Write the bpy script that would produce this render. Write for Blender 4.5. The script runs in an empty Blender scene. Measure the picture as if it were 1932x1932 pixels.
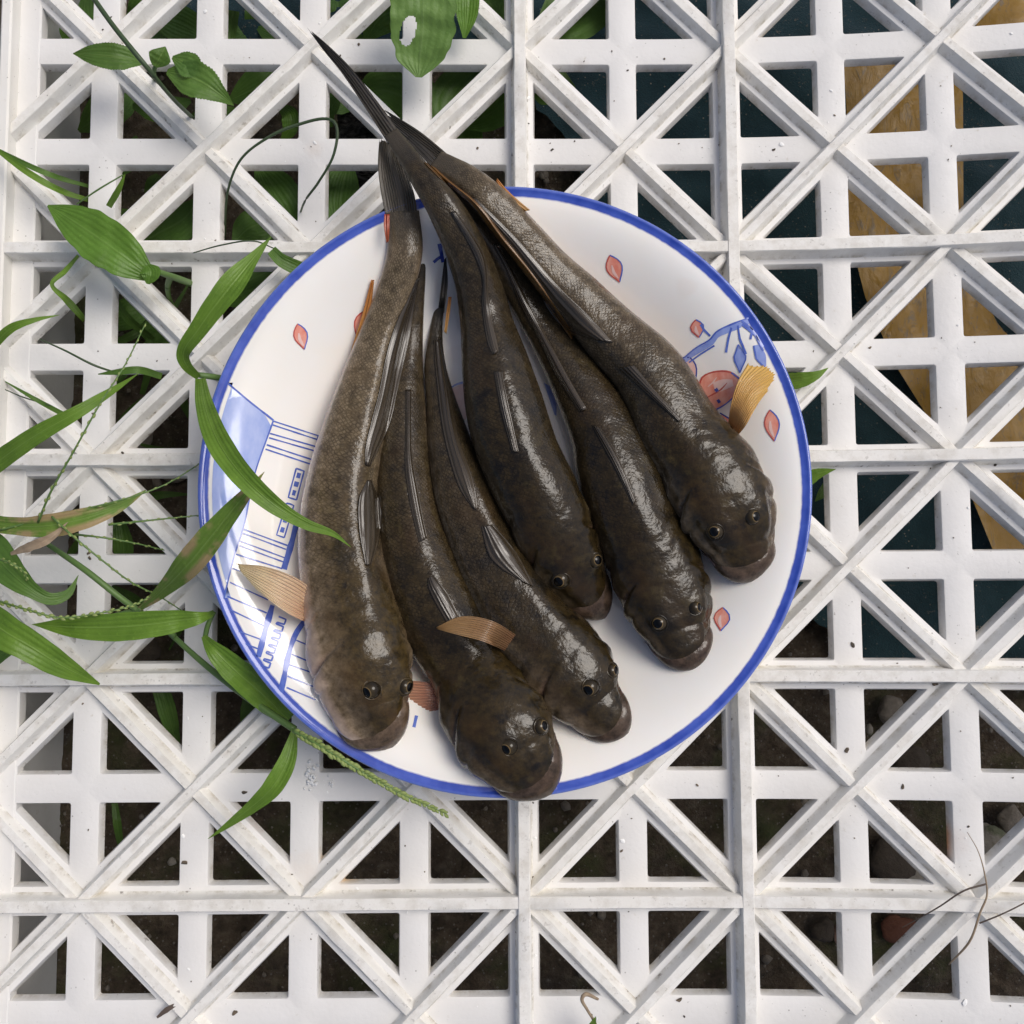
import bpy, bmesh, math, random
import numpy as np
from mathutils import Vector, Matrix, noise
from mathutils.bvhtree import BVHTree

random.seed(7); np.random.seed(7)
S = bpy.context.scene
C = S.collection
rad = math.radians

# ------------------------------------------------------------------ camera
PITCH = 0.036                    # lattice pitch of the crate, metres
FPX, CX = 1884.7, 966.0          # focal length / centre for a 1932 px wide picture
def rotm(a, b, c):
    ca, sa, cb, sb, cc, sc = math.cos(a), math.sin(a), math.cos(b), math.sin(b), math.cos(c), math.sin(c)
    X = np.array([[1,0,0],[0,ca,-sa],[0,sa,ca]]); Y = np.array([[cb,0,sb],[0,1,0],[-sb,0,cb]]); Z = np.array([[cc,-sc,0],[sc,cc,0],[0,0,1]])
    return X @ Y @ Z
RC = rotm(-0.0769, 0.0103, 0.0047)
TC = np.array([-4.9286, 4.4502, -9.6467]) * PITCH
CAMP = -RC.T @ TC
cam = bpy.data.cameras.new("camera"); camo = bpy.data.objects.new("camera", cam); C.objects.link(camo)
M = np.eye(4); M[:3,:3] = RC.T; M[:3,3] = CAMP
camo.matrix_world = Matrix(M.tolist())
cam.sensor_width = 36; cam.lens = 36 * FPX / 1932; cam.clip_start = 0.01; cam.clip_end = 60
S.camera = camo
S.render.resolution_x = S.render.resolution_y = 1024

# ------------------------------------------------------------------ sky, sun, exposure
SUN_EL, SUN_AZ = rad(58), rad(62)        # azimuth clockwise from +Y (picture top)
w = bpy.data.worlds.new("World"); S.world = w; w.use_nodes = True
nt = w.node_tree; nt.nodes.clear()
sky = nt.nodes.new("ShaderNodeTexSky"); sky.sky_type = 'NISHITA'; sky.sun_disc = False
sky.sun_elevation = SUN_EL; sky.sun_rotation = SUN_AZ; sky.air_density = 0.7; sky.dust_density = 4.0; sky.ozone_density = 0.6
bg = nt.nodes.new("ShaderNodeBackground"); bg.inputs[1].default_value = 0.076
out = nt.nodes.new("ShaderNodeOutputWorld")
nt.links.new(sky.outputs[0], bg.inputs[0]); nt.links.new(bg.outputs[0], out.inputs[0])
sl = bpy.data.lights.new("sun", 'SUN'); sl.energy = 1.18; sl.angle = rad(31); sl.color = (1.0, 0.975, 0.935)
so = bpy.data.objects.new("sun", sl); C.objects.link(so)
sd = Vector((math.sin(SUN_AZ)*math.cos(SUN_EL), math.cos(SUN_AZ)*math.cos(SUN_EL), math.sin(SUN_EL)))
so.rotation_euler = sd.to_track_quat('Z', 'Y').to_euler(); so.location = sd * 3
S.view_settings.view_transform = 'Standard'; S.view_settings.look = 'None'
S.view_settings.exposure = 0.58; S.view_settings.gamma = 1.0

# ------------------------------------------------------------------ helpers
def P(u, v, z):
    """point at height z seen at picture position (u, v), 1932 px frame"""
    d = RC.T @ np.array([(u-CX)/FPX, -(v-CX)/FPX, -1.0])
    return CAMP + d * ((z - CAMP[2]) / d[2])
def ray(u, v):
    d = RC.T @ np.array([(u-CX)/FPX, -(v-CX)/FPX, -1.0]); return d / np.linalg.norm(d)
def px(z): return (CAMP[2] - z) / FPX          # metres per picture pixel at height z
def LC(c, r, z=0.0):                            # lattice (column, row) to world, with the crate's slight bow
    b = max(0.0, c - 6.0)
    return np.array([c*PITCH, -r*PITCH, z + 0.0212*PITCH*b*b])

def obj(name, verts, faces, mat, parent=None, origin=None, smooth=False, uv=None, attrs=None, edges=()):
    verts = np.asarray(verts, float)
    if parent is not None: base = np.array(parent.matrix_world.translation) if not parent.get('_o') else np.array(parent['_o'])
    else: base = np.zeros(3)
    if origin is None:
        origin = base if parent is not None else np.array([verts[:,0].mean(), verts[:,1].mean(), verts[:,2].min()])
    origin = np.asarray(origin, float)
    me = bpy.data.meshes.new(name)
    me.from_pydata((verts - origin).tolist(), list(edges), [list(f) for f in faces]); me.update()
    if uv is not None:
        l = me.uv_layers.new(name="UVMap"); idx = np.empty(len(me.loops), dtype=np.int32); me.loops.foreach_get("vertex_index", idx)
        l.data.foreach_set("uv", np.asarray(uv, dtype=np.float32)[idx].ravel())
    if attrs:
        for k, a in attrs.items():
            at = me.attributes.new(k, 'FLOAT', 'POINT'); at.data.foreach_set("value", np.asarray(a, dtype=np.float32))
    if smooth: me.polygons.foreach_set("use_smooth", [True]*len(me.polygons))
    if mat is not None: me.materials.append(mat)
    o = bpy.data.objects.new(name, me); C.objects.link(o)
    if parent is not None: o.parent = parent; o.location = origin - base
    else: o.location = origin
    o['_o'] = [float(x) for x in origin]
    return o
def thing(name, label, cat, loc, group=None):
    o = bpy.data.objects.new(name, None); C.objects.link(o); o.location = [float(x) for x in loc]
    o['_o'] = [float(x) for x in loc]; o.empty_display_size = 0.01
    return tag(o, label, cat, group)
def tag(o, label=None, cat=None, group=None, kind=None):
    if label: o['label'] = label
    if cat: o['category'] = cat
    if group: o['group'] = group
    if kind: o['kind'] = kind
    return o
def grid_faces(n, m, wrap=False):
    f = []
    for i in range(n-1):
        for j in range(m if wrap else m-1):
            k = (j+1) % m
            f.append((i*m+j, i*m+k, (i+1)*m+k, (i+1)*m+j))
    return f
def resample(pts, n, smooth=True):
    p = np.asarray(pts, float); m = len(p)
    d = np.r_[0, np.cumsum(np.maximum(np.linalg.norm(np.diff(p[:,:2], axis=0), axis=1), 1e-9))]
    t = np.linspace(0, d[-1], n)
    if m == 2 or not smooth:
        return np.stack([np.interp(t, d, p[:,k]) for k in range(p.shape[1])], 1)
    g = np.zeros_like(p)                         # finite-difference (monotone-ish) cubic Hermite
    g[1:-1] = ((p[2:]-p[1:-1])/(d[2:]-d[1:-1])[:,None] + (p[1:-1]-p[:-2])/(d[1:-1]-d[:-2])[:,None]) / 2
    g[0] = (p[1]-p[0])/(d[1]-d[0]); g[-1] = (p[-1]-p[-2])/(d[-1]-d[-2])
    i = np.clip(np.searchsorted(d, t, side='right')-1, 0, m-2)
    h = (d[i+1]-d[i]); x = ((t-d[i])/h)[:,None]; h = h[:,None]
    return (2*x**3-3*x**2+1)*p[i] + (x**3-2*x**2+x)*h*g[i] + (-2*x**3+3*x**2)*p[i+1] + (x**3-x**2)*h*g[i+1]
def tube(path, r, seg=8, cap=True):
    path = np.asarray(path, float); n = len(path); r = np.broadcast_to(np.asarray(r, float), (n,))
    t = np.gradient(path, axis=0); t /= np.maximum(np.linalg.norm(t, axis=1), 1e-12)[:,None]
    V = []
    for i in range(n):
        up = np.array([0,0,1.0]) if abs(t[i][2]) < 0.9 else np.array([1.0,0,0])
        e = np.cross(t[i], up); e /= np.linalg.norm(e); q = np.cross(e, t[i])
        for j in range(seg):
            a = 2*math.pi*j/seg; V.append(path[i] + r[i]*(e*math.cos(a) + q*math.sin(a)))
    F = grid_faces(n, seg, True)
    if cap: F += [tuple(range(seg))[::-1], tuple((n-1)*seg + j for j in range(seg))]
    return np.array(V), F
class Mesh:
    def __init__(s): s.v = []; s.f = []
    def add(s, V, F):
        b = len(s.v); s.v += [tuple(x) for x in V]; s.f += [tuple(i+b for i in f) for f in F]
def smoothstep(a, b, x): t = np.clip((x-a)/(b-a), 0, 1); return t*t*(3-2*t)

# ------------------------------------------------------------------ materials
class NT:
    def __init__(s, name):
        s.m = bpy.data.materials.new(name); s.m.use_nodes = True; s.t = s.m.node_tree; s.t.nodes.clear()
        s.out = s.n("ShaderNodeOutputMaterial"); s.b = s.n("ShaderNodeBsdfPrincipled"); s.l(s.b.outputs[0], s.out.inputs[0])
    def n(s, ty, **k):
        x = s.t.nodes.new(ty)
        for a, b in k.items(): setattr(x, a, b)
        return x
    def l(s, a, b): s.t.links.new(a, b)
    def set(s, sock, val):
        if hasattr(val, 'is_linked') or isinstance(val, bpy.types.NodeSocket): s.l(val, sock)
        elif isinstance(val, (tuple, list)) and len(val) == 3 and sock.type == 'RGBA': sock.default_value = (*val, 1)
        else: sock.default_value = val
    def p(s, **k):
        for a, b in k.items(): s.set(s.b.inputs[a.replace('_', ' ')], b)
    def obj(s): return s.n("ShaderNodeTexCoord").outputs['Object']
    def uv(s): return s.n("ShaderNodeTexCoord").outputs['UV']
    def attr(s, name, ty='GEOMETRY'):
        x = s.n("ShaderNodeAttribute"); x.attribute_name = name; x.attribute_type = ty; return x.outputs['Fac']
    def mapping(s, vec, scale=(1,1,1), loc=(0,0,0), rot=(0,0,0)):
        x = s.n("ShaderNodeMapping"); s.l(vec, x.inputs[0]); x.inputs['Scale'].default_value = scale
        x.inputs['Location'].default_value = loc; x.inputs['Rotation'].default_value = rot; return x.outputs[0]
    def noise(s, vec, scale, detail=4, rough=0.55, dist=0.0):
        x = s.n("ShaderNodeTexNoise"); s.l(vec, x.inputs['Vector']); x.inputs['Scale'].default_value = scale
        x.inputs['Detail'].default_value = detail; x.inputs['Roughness'].default_value = rough; x.inputs['Distortion'].default_value = dist
        return x.outputs['Fac']
    def voro(s, vec, scale, feature='F1', rnd=1.0, out='Distance'):
        x = s.n("ShaderNodeTexVoronoi", feature=feature); s.l(vec, x.inputs['Vector']); x.inputs['Scale'].default_value = scale
        x.inputs['Randomness'].default_value = rnd; return x.outputs[out]
    def ramp(s, fac, stops, interp='LINEAR'):
        x = s.n("ShaderNodeValToRGB"); s.l(fac, x.inputs[0]); x.color_ramp.interpolation = interp
        e = x.color_ramp.elements
        while len(e) < len(stops): e.new(0.5)
        for i, (p_, c_) in enumerate(stops):
            e[i].position = p_; e[i].color = (c_, c_, c_, 1) if isinstance(c_, (int, float)) else (*c_, 1)
        return x.outputs[0]
    def mix(s, f, a, b, blend='MIX'):
        x = s.n("ShaderNodeMix", data_type='RGBA', blend_type=blend); s.set(x.inputs[0], f); s.set(x.inputs[6], a); s.set(x.inputs[7], b); return x.outputs[2]
    def math(s, op, a, b=0.0, c=None, clamp=False):
        x = s.n("ShaderNodeMath", operation=op, use_clamp=clamp); s.set(x.inputs[0], a); s.set(x.inputs[1], b)
        if c is not None: s.set(x.inputs[2], c)
        return x.outputs[0]
    def mr(s, v, a, b, c=0.0, d=1.0, smooth=False):
        x = s.n("ShaderNodeMapRange"); x.clamp = True
        if smooth: x.interpolation_type = 'SMOOTHSTEP'
        s.set(x.inputs[0], v)
        for i, q in enumerate((a, b, c, d)): x.inputs[i+1].default_value = q
        return x.outputs[0]
    def sep(s, vec): x = s.n("ShaderNodeSeparateXYZ"); s.l(vec, x.inputs[0]); return x.outputs
    def bump(s, h, strength=0.3, dist=0.001, normal=None):
        x = s.n("ShaderNodeBump"); s.l(h, x.inputs['Height']); x.inputs['Strength'].default_value = strength; x.inputs['Distance'].default_value = dist
        if normal is not None: s.l(normal, x.inputs['Normal'])
        return x.outputs[0]

def plastic(name, base, dirty, amount, stains=()):
    k = NT(name); geo = k.n("ShaderNodeNewGeometry").outputs['Position']
    n1 = k.noise(geo, 45, 5, 0.6); n2 = k.noise(geo, 260, 4, 0.65); n3 = k.noise(k.mapping(geo, (1, 1, 3)), 900, 3)
    col = k.mix(k.mr(n1, 0.42, 0.75, 0, amount), base, dirty)
    col = k.mix(k.mr(n2, 0.66, 0.74, 0, amount*0.9), col, (0.42, 0.36, 0.25))
    col = k.mix(k.mr(n3, 0.70, 0.76, 0, 0.55), col, (0.10, 0.085, 0.065))
    dt = k.attr('dirt'); nd = k.noise(k.mapping(geo, (1, 1, 0.6)), 170, 5, 0.7)
    col = k.mix(k.math('MULTIPLY', dt, k.mr(nd, 0.44, 0.66, 0, 0.75)), col, (0.36, 0.31, 0.225))
    col = k.mix(k.math('MULTIPLY', dt, k.mr(k.noise(geo, 420, 4, 0.6), 0.62, 0.68, 0, 0.7)), col, (0.13, 0.10, 0.07))
    sp = k.voro(geo, 330); spn = k.noise(geo, 60, 2)
    col = k.mix(k.math('MULTIPLY', k.mr(sp, 0.05, 0.11, 0.6, 0), k.mr(spn, 0.5, 0.62)), col, (0.13, 0.11, 0.09))
    for (c, r_, cc) in stains:
        d = k.n("ShaderNodeVectorMath", operation='DISTANCE'); k.l(geo, d.inputs[0]); d.inputs[1].default_value = [float(x) for x in c]
        f = k.math('MULTIPLY', k.mr(k.math('ADD', d.outputs['Value'], k.math('MULTIPLY', k.math('SUBTRACT', n2, 0.5), r_*1.2)), r_*0.15, r_, 0.85, 0), k.math('ADD', k.math('MULTIPLY', k.attr('dirt'), 0.8), 0.2, clamp=True))
        col = k.mix(f, col, cc)
    k.p(Base_Color=col, Roughness=k.mr(n2, 0.3, 0.7, 0.38, 0.6), Subsurface_Weight=0.12, Subsurface_Radius=(1, 1, 1), Subsurface_Scale=0.0015, Specular_IOR_Level=0.35)
    k.p(Normal=k.bump(k.math('ADD', k.noise(geo, 700, 4), k.math('MULTIPLY', k.noise(geo, 120, 3), 1.5)), 0.10, 0.001))
    return k.m
MAT = {}
MAT['bar'] = plastic('crate_plastic', (0.735, 0.725, 0.70), (0.64, 0.62, 0.58), 0.4,
    [(LC(2.62, 7.28, 0), 0.006, (0.45, 0.13, 0.03)), (LC(3.0, 7.75, -0.004), 0.009, (0.66, 0.46, 0.28)), (LC(3.35, 7.85, -0.003), 0.006, (0.6, 0.42, 0.22)),
     (LC(8.83, 7.5, -0.004), 0.008, (0.50, 0.20, 0.05)), (LC(3.02, 0.98, 0), 0.004, (0.62, 0.45, 0.30)), (LC(5.6, 0.12, 0), 0.003, (0.2, 0.12, 0.06)),
     (LC(4.1, 10.1, 0), 0.008, (0.40, 0.34, 0.26))])
MAT['rib'] = plastic('crate_rib_plastic', (0.78, 0.765, 0.72), (0.70, 0.66, 0.57), 0.32)
MAT['wall'] = plastic('crate_wall_plastic', (0.74, 0.74, 0.73), (0.60, 0.59, 0.55), 0.5)

def simple(name, col, rough=0.5, **kw):
    k = NT(name); k.p(Base_Color=col, Roughness=rough, **kw); return k

# soil
k = NT('soil'); g = k.n("ShaderNodeNewGeometry").outputs['Position']
n1 = k.noise(g, 30, 6, 0.65); n2 = k.noise(g, 220, 6, 0.7); n3 = k.noise(g, 900, 4, 0.7)
col = k.ramp(n2, [(0.25, (0.035, 0.026, 0.017)), (0.5, (0.11, 0.083, 0.056)), (0.75, (0.22, 0.175, 0.12))])
col = k.mix(k.mr(n1, 0.5, 0.68), col, k.mix(n3, (0.045, 0.06, 0.020), (0.12, 0.13, 0.045)))
col = k.mix(k.mr(k.voro(g, 420), 0.14, 0.2, 0.9, 0), col, (0.22, 0.19, 0.155))
k.p(Base_Color=col, Roughness=0.9, Normal=k.bump(k.math('ADD', n2, k.math('MULTIPLY', n3, 0.5)), 0.9, 0.003)); MAT['soil'] = k.m
# cloth
k = NT('teal_cloth'); g = k.n("ShaderNodeNewGeometry").outputs['Position']
n1 = k.noise(g, 60, 5, 0.6); n2 = k.noise(g, 1800, 3, 0.6); n3 = k.noise(g, 500, 4, 0.7)
col = k.mix(n1, (0.007, 0.036, 0.046), (0.017, 0.074, 0.088))
col = k.mix(k.mr(n2, 0.35, 0.7), col, (0.010, 0.036, 0.044))
col = k.mix(k.math('MULTIPLY', k.mr(n3, 0.6, 0.68), k.mr(n1, 0.45, 0.6)), col, (0.17, 0.15, 0.11))
vs_ = k.voro(g, 420); col = k.mix(k.math('MULTIPLY', k.mr(vs_, 0.08, 0.16, 1, 0), k.mr(k.noise(g, 45, 3), 0.42, 0.6)), col, (0.30, 0.27, 0.21))
k.p(Base_Color=col, Roughness=0.85, Sheen_Weight=0.2, Normal=k.bump(k.math('ADD', n2, n3), 0.5, 0.0008)); MAT['cloth'] = k.m
# yellow strip
k = NT('ochre_plastic'); g = k.n("ShaderNodeNewGeometry").outputs['Position']
n1 = k.noise(g, 50, 4); n2 = k.noise(k.mapping(g, (1, 0.4, 1), rot=(0, 0, 0.6)), 260, 5, 0.7, 1.2)
col = k.mix(n1, (0.36, 0.19, 0.016), (0.52, 0.29, 0.030))
col = k.mix(k.mr(n2, 0.54, 0.68, 0, 0.8), col, (0.20, 0.155, 0.095))
col = k.mix(k.mr(k.noise(g, 700, 3), 0.7, 0.76), col, (0.10, 0.085, 0.07))
k.p(Base_Color=col, Roughness=0.32, Specular_IOR_Level=0.4, Normal=k.bump(k.math('ADD', n1, k.math('MULTIPLY', n2, 0.2)), 0.4, 0.004)); MAT['strip'] = k.m
# stone
def stone_mat(name, a, b, moss=0.0):
    k = NT(name); g = k.obj(); n = k.noise(g, 300, 6, 0.7); n2 = k.noise(g, 90, 3)
    c_ = k.mix(n, a, b)
    if moss: c_ = k.mix(k.mr(n2, 0.5, 0.6, 0, moss), c_, (0.07, 0.10, 0.03))
    k.p(Base_Color=c_, Roughness=0.85, Normal=k.bump(n, 0.8, 0.002)); return k.m
MAT['stone_grey'] = stone_mat('grey_stone', (0.10, 0.085, 0.065), (0.34, 0.30, 0.25))
MAT['stone_white'] = stone_mat('pale_stone', (0.22, 0.20, 0.16), (0.50, 0.46, 0.40), 0.7)
MAT['stone_dark'] = stone_mat('dark_stone', (0.045, 0.035, 0.026), (0.12, 0.095, 0.07))
MAT['brick'] = stone_mat('brick_rubble', (0.10, 0.036, 0.02), (0.20, 0.08, 0.045))
MAT['pinkbrick'] = stone_mat('pink_rubble', (0.30, 0.17, 0.12), (0.46, 0.32, 0.26))
# tar sheet
k = NT('black_foil'); g = k.obj(); n = k.noise(k.mapping(g, (1, 2.4, 1)), 260, 5, 0.65, 0.6)
k.p(Base_Color=k.mix(k.mr(n, 0.45, 0.7), (0.008, 0.008, 0.008), (0.16, 0.155, 0.15)), Roughness=0.35, Normal=k.bump(n, 1.0, 0.006)); MAT['foil'] = k.m

# porcelain
def porcelain(name, coln):
    k = NT(name); return k
k = NT('white_porcelain'); o_ = k.obj(); x, y, z = k.sep(o_)
r2 = k.math('SQRT', k.math('ADD', k.math('MULTIPLY', x, x), k.math('MULTIPLY', y, y)))
PORC = k; PORC_R = r2
# painted colours on the glaze
def paint(name, a, b, sc=500, rough=0.12):
    k = NT(name); g = k.n("ShaderNodeNewGeometry").outputs['Position']
    k.p(Base_Color=k.mix(k.mr(k.noise(k.mapping(g, (1, 0.5, 1)), sc, 4, 0.6), 0.3, 0.7), a, b), Roughness=rough, Coat_Weight=0.3, Coat_Roughness=0.05)
    return k.m
MAT['blue_line'] = paint('cobalt_paint', (0.055, 0.10, 0.42), (0.13, 0.20, 0.58))
MAT['blue_pale'] = paint('pale_cobalt_paint', (0.20, 0.27, 0.62), (0.30, 0.38, 0.70))
MAT['blue_wash'] = paint('blue_wash_paint', (0.22, 0.31, 0.66), (0.46, 0.53, 0.78), 120)
MAT['blue_dark'] = paint('dark_cobalt_paint', (0.025, 0.045, 0.26), (0.05, 0.08, 0.36))
MAT['pink'] = paint('coral_paint', (0.70, 0.20, 0.13), (0.80, 0.42, 0.33), 350)
MAT['pink_pale'] = paint('pale_pink_paint', (0.74, 0.45, 0.40), (0.80, 0.60, 0.54), 350)
MAT['red'] = paint('red_paint', (0.42, 0.06, 0.05), (0.55, 0.12, 0.09), 500)

# leaf
def leaf_mat(name, a, b, vein, nv=9.0, rough=0.42, dry=None):
    k = NT(name); u, v, _ = k.sep(k.uv()); g = k.obj()
    n = k.noise(g, 130, 4, 0.6); n2 = k.noise(g, 900, 3)
    col = k.mix(k.mr(n, 0.3, 0.7), a, b)
    s_ = k.math('SINE', k.math('MULTIPLY', v, nv*6.2832))
    col = k.mix(k.mr(s_, 0.75, 1.0, 0, 0.16), col, vein)
    mid = k.math('ABSOLUTE', v)
    col = k.mix(k.mr(mid, 0.015, 0.06, 0.6, 0), col, vein)
    col = k.mix(k.mr(n2, 0.62, 0.72, 0, 0.4), col, tuple(c*1.5 for c in b))
    if dry:
        d = k.math('MULTIPLY', k.mr(k.noise(k.mapping(g, (1, 1, 1)), 90, 4, 0.6), 0.45, 0.56), k.mr(mid, 0.25, 0.6))
        col = k.mix(d, col, dry)
    h = k.math('ADD', k.math('MULTIPLY', s_, 0.25), k.math('ADD', n2, k.mr(mid, 0.0, 0.09, 0, 1)))
    k.p(Base_Color=col, Roughness=rough, Specular_IOR_Level=0.4, Normal=k.bump(h, 0.35, 0.0006))
    tr = k.n("ShaderNodeBsdfTranslucent"); k.set(tr.inputs[0], k.mix(0.5, col, (0.30, 0.42, 0.05)))
    mx = k.n("ShaderNodeMixShader"); mx.inputs[0].default_value = 0.22
    k.l(k.b.outputs[0], mx.inputs[1]); k.l(tr.outputs[0], mx.inputs[2]); k.l(mx.outputs[0], k.out.inputs[0])
    return k.m
MAT['leaf'] = leaf_mat('broad_leaf', (0.075, 0.165, 0.018), (0.115, 0.245, 0.030), (0.17, 0.31, 0.06), 4.0)
MAT['leaf_pale'] = leaf_mat('pale_leaf', (0.105, 0.205, 0.045), (0.150, 0.265, 0.065), (0.20, 0.32, 0.10), 4.0, 0.5)
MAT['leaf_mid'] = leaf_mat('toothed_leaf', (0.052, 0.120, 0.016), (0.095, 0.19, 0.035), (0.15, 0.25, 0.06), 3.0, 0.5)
MAT['leaf_brightened'] = leaf_mat('brightened_leaf', (0.085, 0.190, 0.030), (0.135, 0.275, 0.050), (0.18, 0.33, 0.08), 5.0, 0.5)  # light put into the colour: brighter green for leaves the lattice shades
MAT['grass'] = leaf_mat('grass_blade', (0.085, 0.175, 0.016), (0.145, 0.265, 0.030), (0.21, 0.34, 0.07), 3.0)
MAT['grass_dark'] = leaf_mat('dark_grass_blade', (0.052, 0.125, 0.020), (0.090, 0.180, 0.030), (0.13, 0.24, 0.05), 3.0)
MAT['grass_dry'] = leaf_mat('drying_grass_blade', (0.090, 0.175, 0.020), (0.145, 0.255, 0.040), (0.21, 0.32, 0.08), 3.0, 0.5, (0.36, 0.26, 0.13))
k = simple('green_stem', (0.10, 0.18, 0.045), 0.5); MAT['stem'] = k.m
k = simple('dark_stem', (0.045, 0.075, 0.030), 0.5); MAT['stem_dark'] = k.m
k = NT('spikelet'); n = k.noise(k.obj(), 1500, 3); k.p(Base_Color=k.mix(n, (0.10, 0.17, 0.03), (0.33, 0.38, 0.12)), Roughness=0.55); MAT['spikelet'] = k.m
k = NT('dry_stalk'); n = k.noise(k.obj(), 500, 4); k.p(Base_Color=k.mix(n, (0.16, 0.11, 0.07), (0.42, 0.33, 0.22)), Roughness=0.7); MAT['dry'] = k.m
k = simple('dark_twig', (0.09, 0.065, 0.05), 0.7); MAT['twig'] = k.m
k = NT('debris'); n = k.noise(k.n("ShaderNodeNewGeometry").outputs['Position'], 330, 2); k.p(Base_Color=k.ramp(n, [(0.4, (0.05, 0.04, 0.03)), (0.6, (0.16, 0.12, 0.08))]), Roughness=0.8); MAT['debris'] = k.m
k = simple('white_flake', (0.82, 0.82, 0.80), 0.6); MAT['flake'] = k.m

# fish skin
def skin(name, head_only=False, purple=0.0):
    k = NT(name); uv = k.uv(); th = k.attr('th'); sn = k.attr('sn'); tint = k.attr('tint', 'OBJECT'); belly = k.attr('belly', 'OBJECT')
    g = k.obj()
    n1 = k.noise(g, 75, 4, 0.6); n2 = k.noise(g, 330, 5, 0.7); n3 = k.noise(g, 1300, 3, 0.6)
    col = k.mix(k.mr(n2, 0.34, 0.68), (0.0135, 0.0088, 0.0026), (0.054, 0.0350, 0.0105))
    col = k.mix(k.mr(n1, 0.50, 0.66, 0, 0.85), col, (0.0095, 0.0072, 0.004))
    n4 = k.noise(k.mapping(g, (1,1,1), loc=(3, 1, 0)), 55, 2); col = k.mix(k.mr(n4, 0.52, 0.7, 0, 0.6), col, (0.052, 0.028, 0.009))
    # scales : a staggered rounded lattice laid in millimetres along / round the body
    wob = k.n("ShaderNodeVectorMath", operation='ADD'); k.l(k.mapping(uv, rot=(0, 0, 0.785)), wob.inputs[0])
    nv_ = k.n("ShaderNodeTexNoise"); k.l(uv, nv_.inputs['Vector']); nv_.inputs['Scale'].default_value = 0.25; k.l(nv_.outputs['Color'], wob.inputs[1])
    vd = k.voro(wob.outputs[0], 1.0, 'DISTANCE_TO_EDGE', 0.45)
    body = k.mr(sn, 0.95, 1.6)
    col = k.mix(k.math('MULTIPLY', k.mr(vd, 0.02, 0.20, 0.18, 0), body), col, (0.010, 0.0075, 0.005))
    col = k.mix(k.math('MULTIPLY', k.mr(vd, 0.20, 0.45, 0, 0.16), body), col, (0.07, 0.05, 0.028))
    n5 = k.noise(k.mapping(g, (1, 1, 1), loc=(7, 2, 5)), 120, 4, 0.65)
    col = k.mix(k.mr(n5, 0.58, 0.66, 0, 0.8), col, (0.0055, 0.0042, 0.003))
    col = k.mix(k.mr(n5, 0.40, 0.30, 0, 0.55), col, (0.083, 0.061, 0.021))
    tl = k.math('MULTIPLY', k.mr(sn, 1.3, 3.4), k.attr('tail', 'OBJECT'))
    col = k.mix(k.math('MULTIPLY', tl, k.mr(vd, 0.02, 0.30, 0.35, 1)), col, k.mix(k.mr(n2, .35, .65), (0.115, 0.086, 0.052), (0.225, 0.175, 0.112)))
    # paler flank and belly
    thn = k.math('ADD', k.math('MULTIPLY', th, k.math('ADD', k.math('MULTIPLY', belly, 0.7), 0.55)), k.math('MULTIPLY', k.math('SUBTRACT', n1, 0.5), 0.22))
    flank = k.mix(k.mr(n2, 0.35, 0.65), (0.125, 0.088, 0.048), (0.30, 0.225, 0.15))
    lf = k.math('MULTIPLY', k.mr(thn, 0.24, 0.58, 0, 0.95), k.math('SUBTRACT', 1.0, k.math('MULTIPLY', body, k.mr(vd, 0.0, 0.2, 0.4, 0))))
    col = k.mix(k.math('MULTIPLY', lf, k.mr(k.noise(g, 110, 3, 0.6), 0.36, 0.56, 0.45, 1)), col, flank)
    col = k.mix(k.mr(thn, 0.52, 0.76, 0, 0.85), col, (0.58, 0.44, 0.37))
    t_ = k.n("ShaderNodeMix", data_type='RGBA', blend_type='MULTIPLY'); t_.inputs[0].default_value = 1.0
    k.l(col, t_.inputs[6]); cmb = k.n("ShaderNodeCombineXYZ")
    for i in range(3): k.l(tint, cmb.inputs[i])
    k.l(cmb.outputs[0], t_.inputs[7]); col = t_.outputs[2]
    te = k.attr('te'); col = k.mix(k.math('MULTIPLY', te, k.mr(k.noise(k.mapping(uv, (0.12, 0.9, 1)), 1.0, 4, 0.6), 0.25, 0.6, 0.45, 1)), col, (0.058, 0.048, 0.034))
    gl_ = k.attr('gill'); col = k.mix(k.math('MULTIPLY', gl_, k.mr(n2, 0.3, 0.6, 0.25, 0.85)), col, (0.155, 0.085, 0.060))
    if purple: col = k.mix(purple, col, k.mix(k.mr(n2, 0.35, 0.65), (0.040, 0.026, 0.017), (0.125, 0.080, 0.060)))
    hb = k.math('MULTIPLY', k.mr(vd, 0.0, 0.30, 0, 1, True), body)
    h = k.math('ADD', k.math('MULTIPLY', hb, 1.0), k.math('ADD', k.math('MULTIPLY', n2, 0.45), k.math('MULTIPLY', n3, 0.30)))
    nb = k.bump(h, 0.35, 0.00035)
    nl = k.noise(g, 150, 3, 0.5)
    nc0 = k.bump(nl, 0.4, 0.0016)
    nc = k.bump(k.math('ADD', k.math('MULTIPLY', hb, 0.17), k.math('ADD', k.math('MULTIPLY', n2, 0.9), k.math('MULTIPLY', n3, 0.40))), 0.42, 0.00030, nc0)
    k.p(Base_Color=col, Roughness=0.5, Specular_IOR_Level=0.08, Normal=nb, Coat_Weight=1.0, Coat_Roughness=k.mr(n1, 0.35, 0.65, 0.025, 0.09), Coat_IOR=1.36, Coat_Normal=nc)
    return k.m
MAT['skin'] = skin('goby_skin'); MAT['lip'] = skin('goby_lip_skin', True, 0.5)
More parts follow.
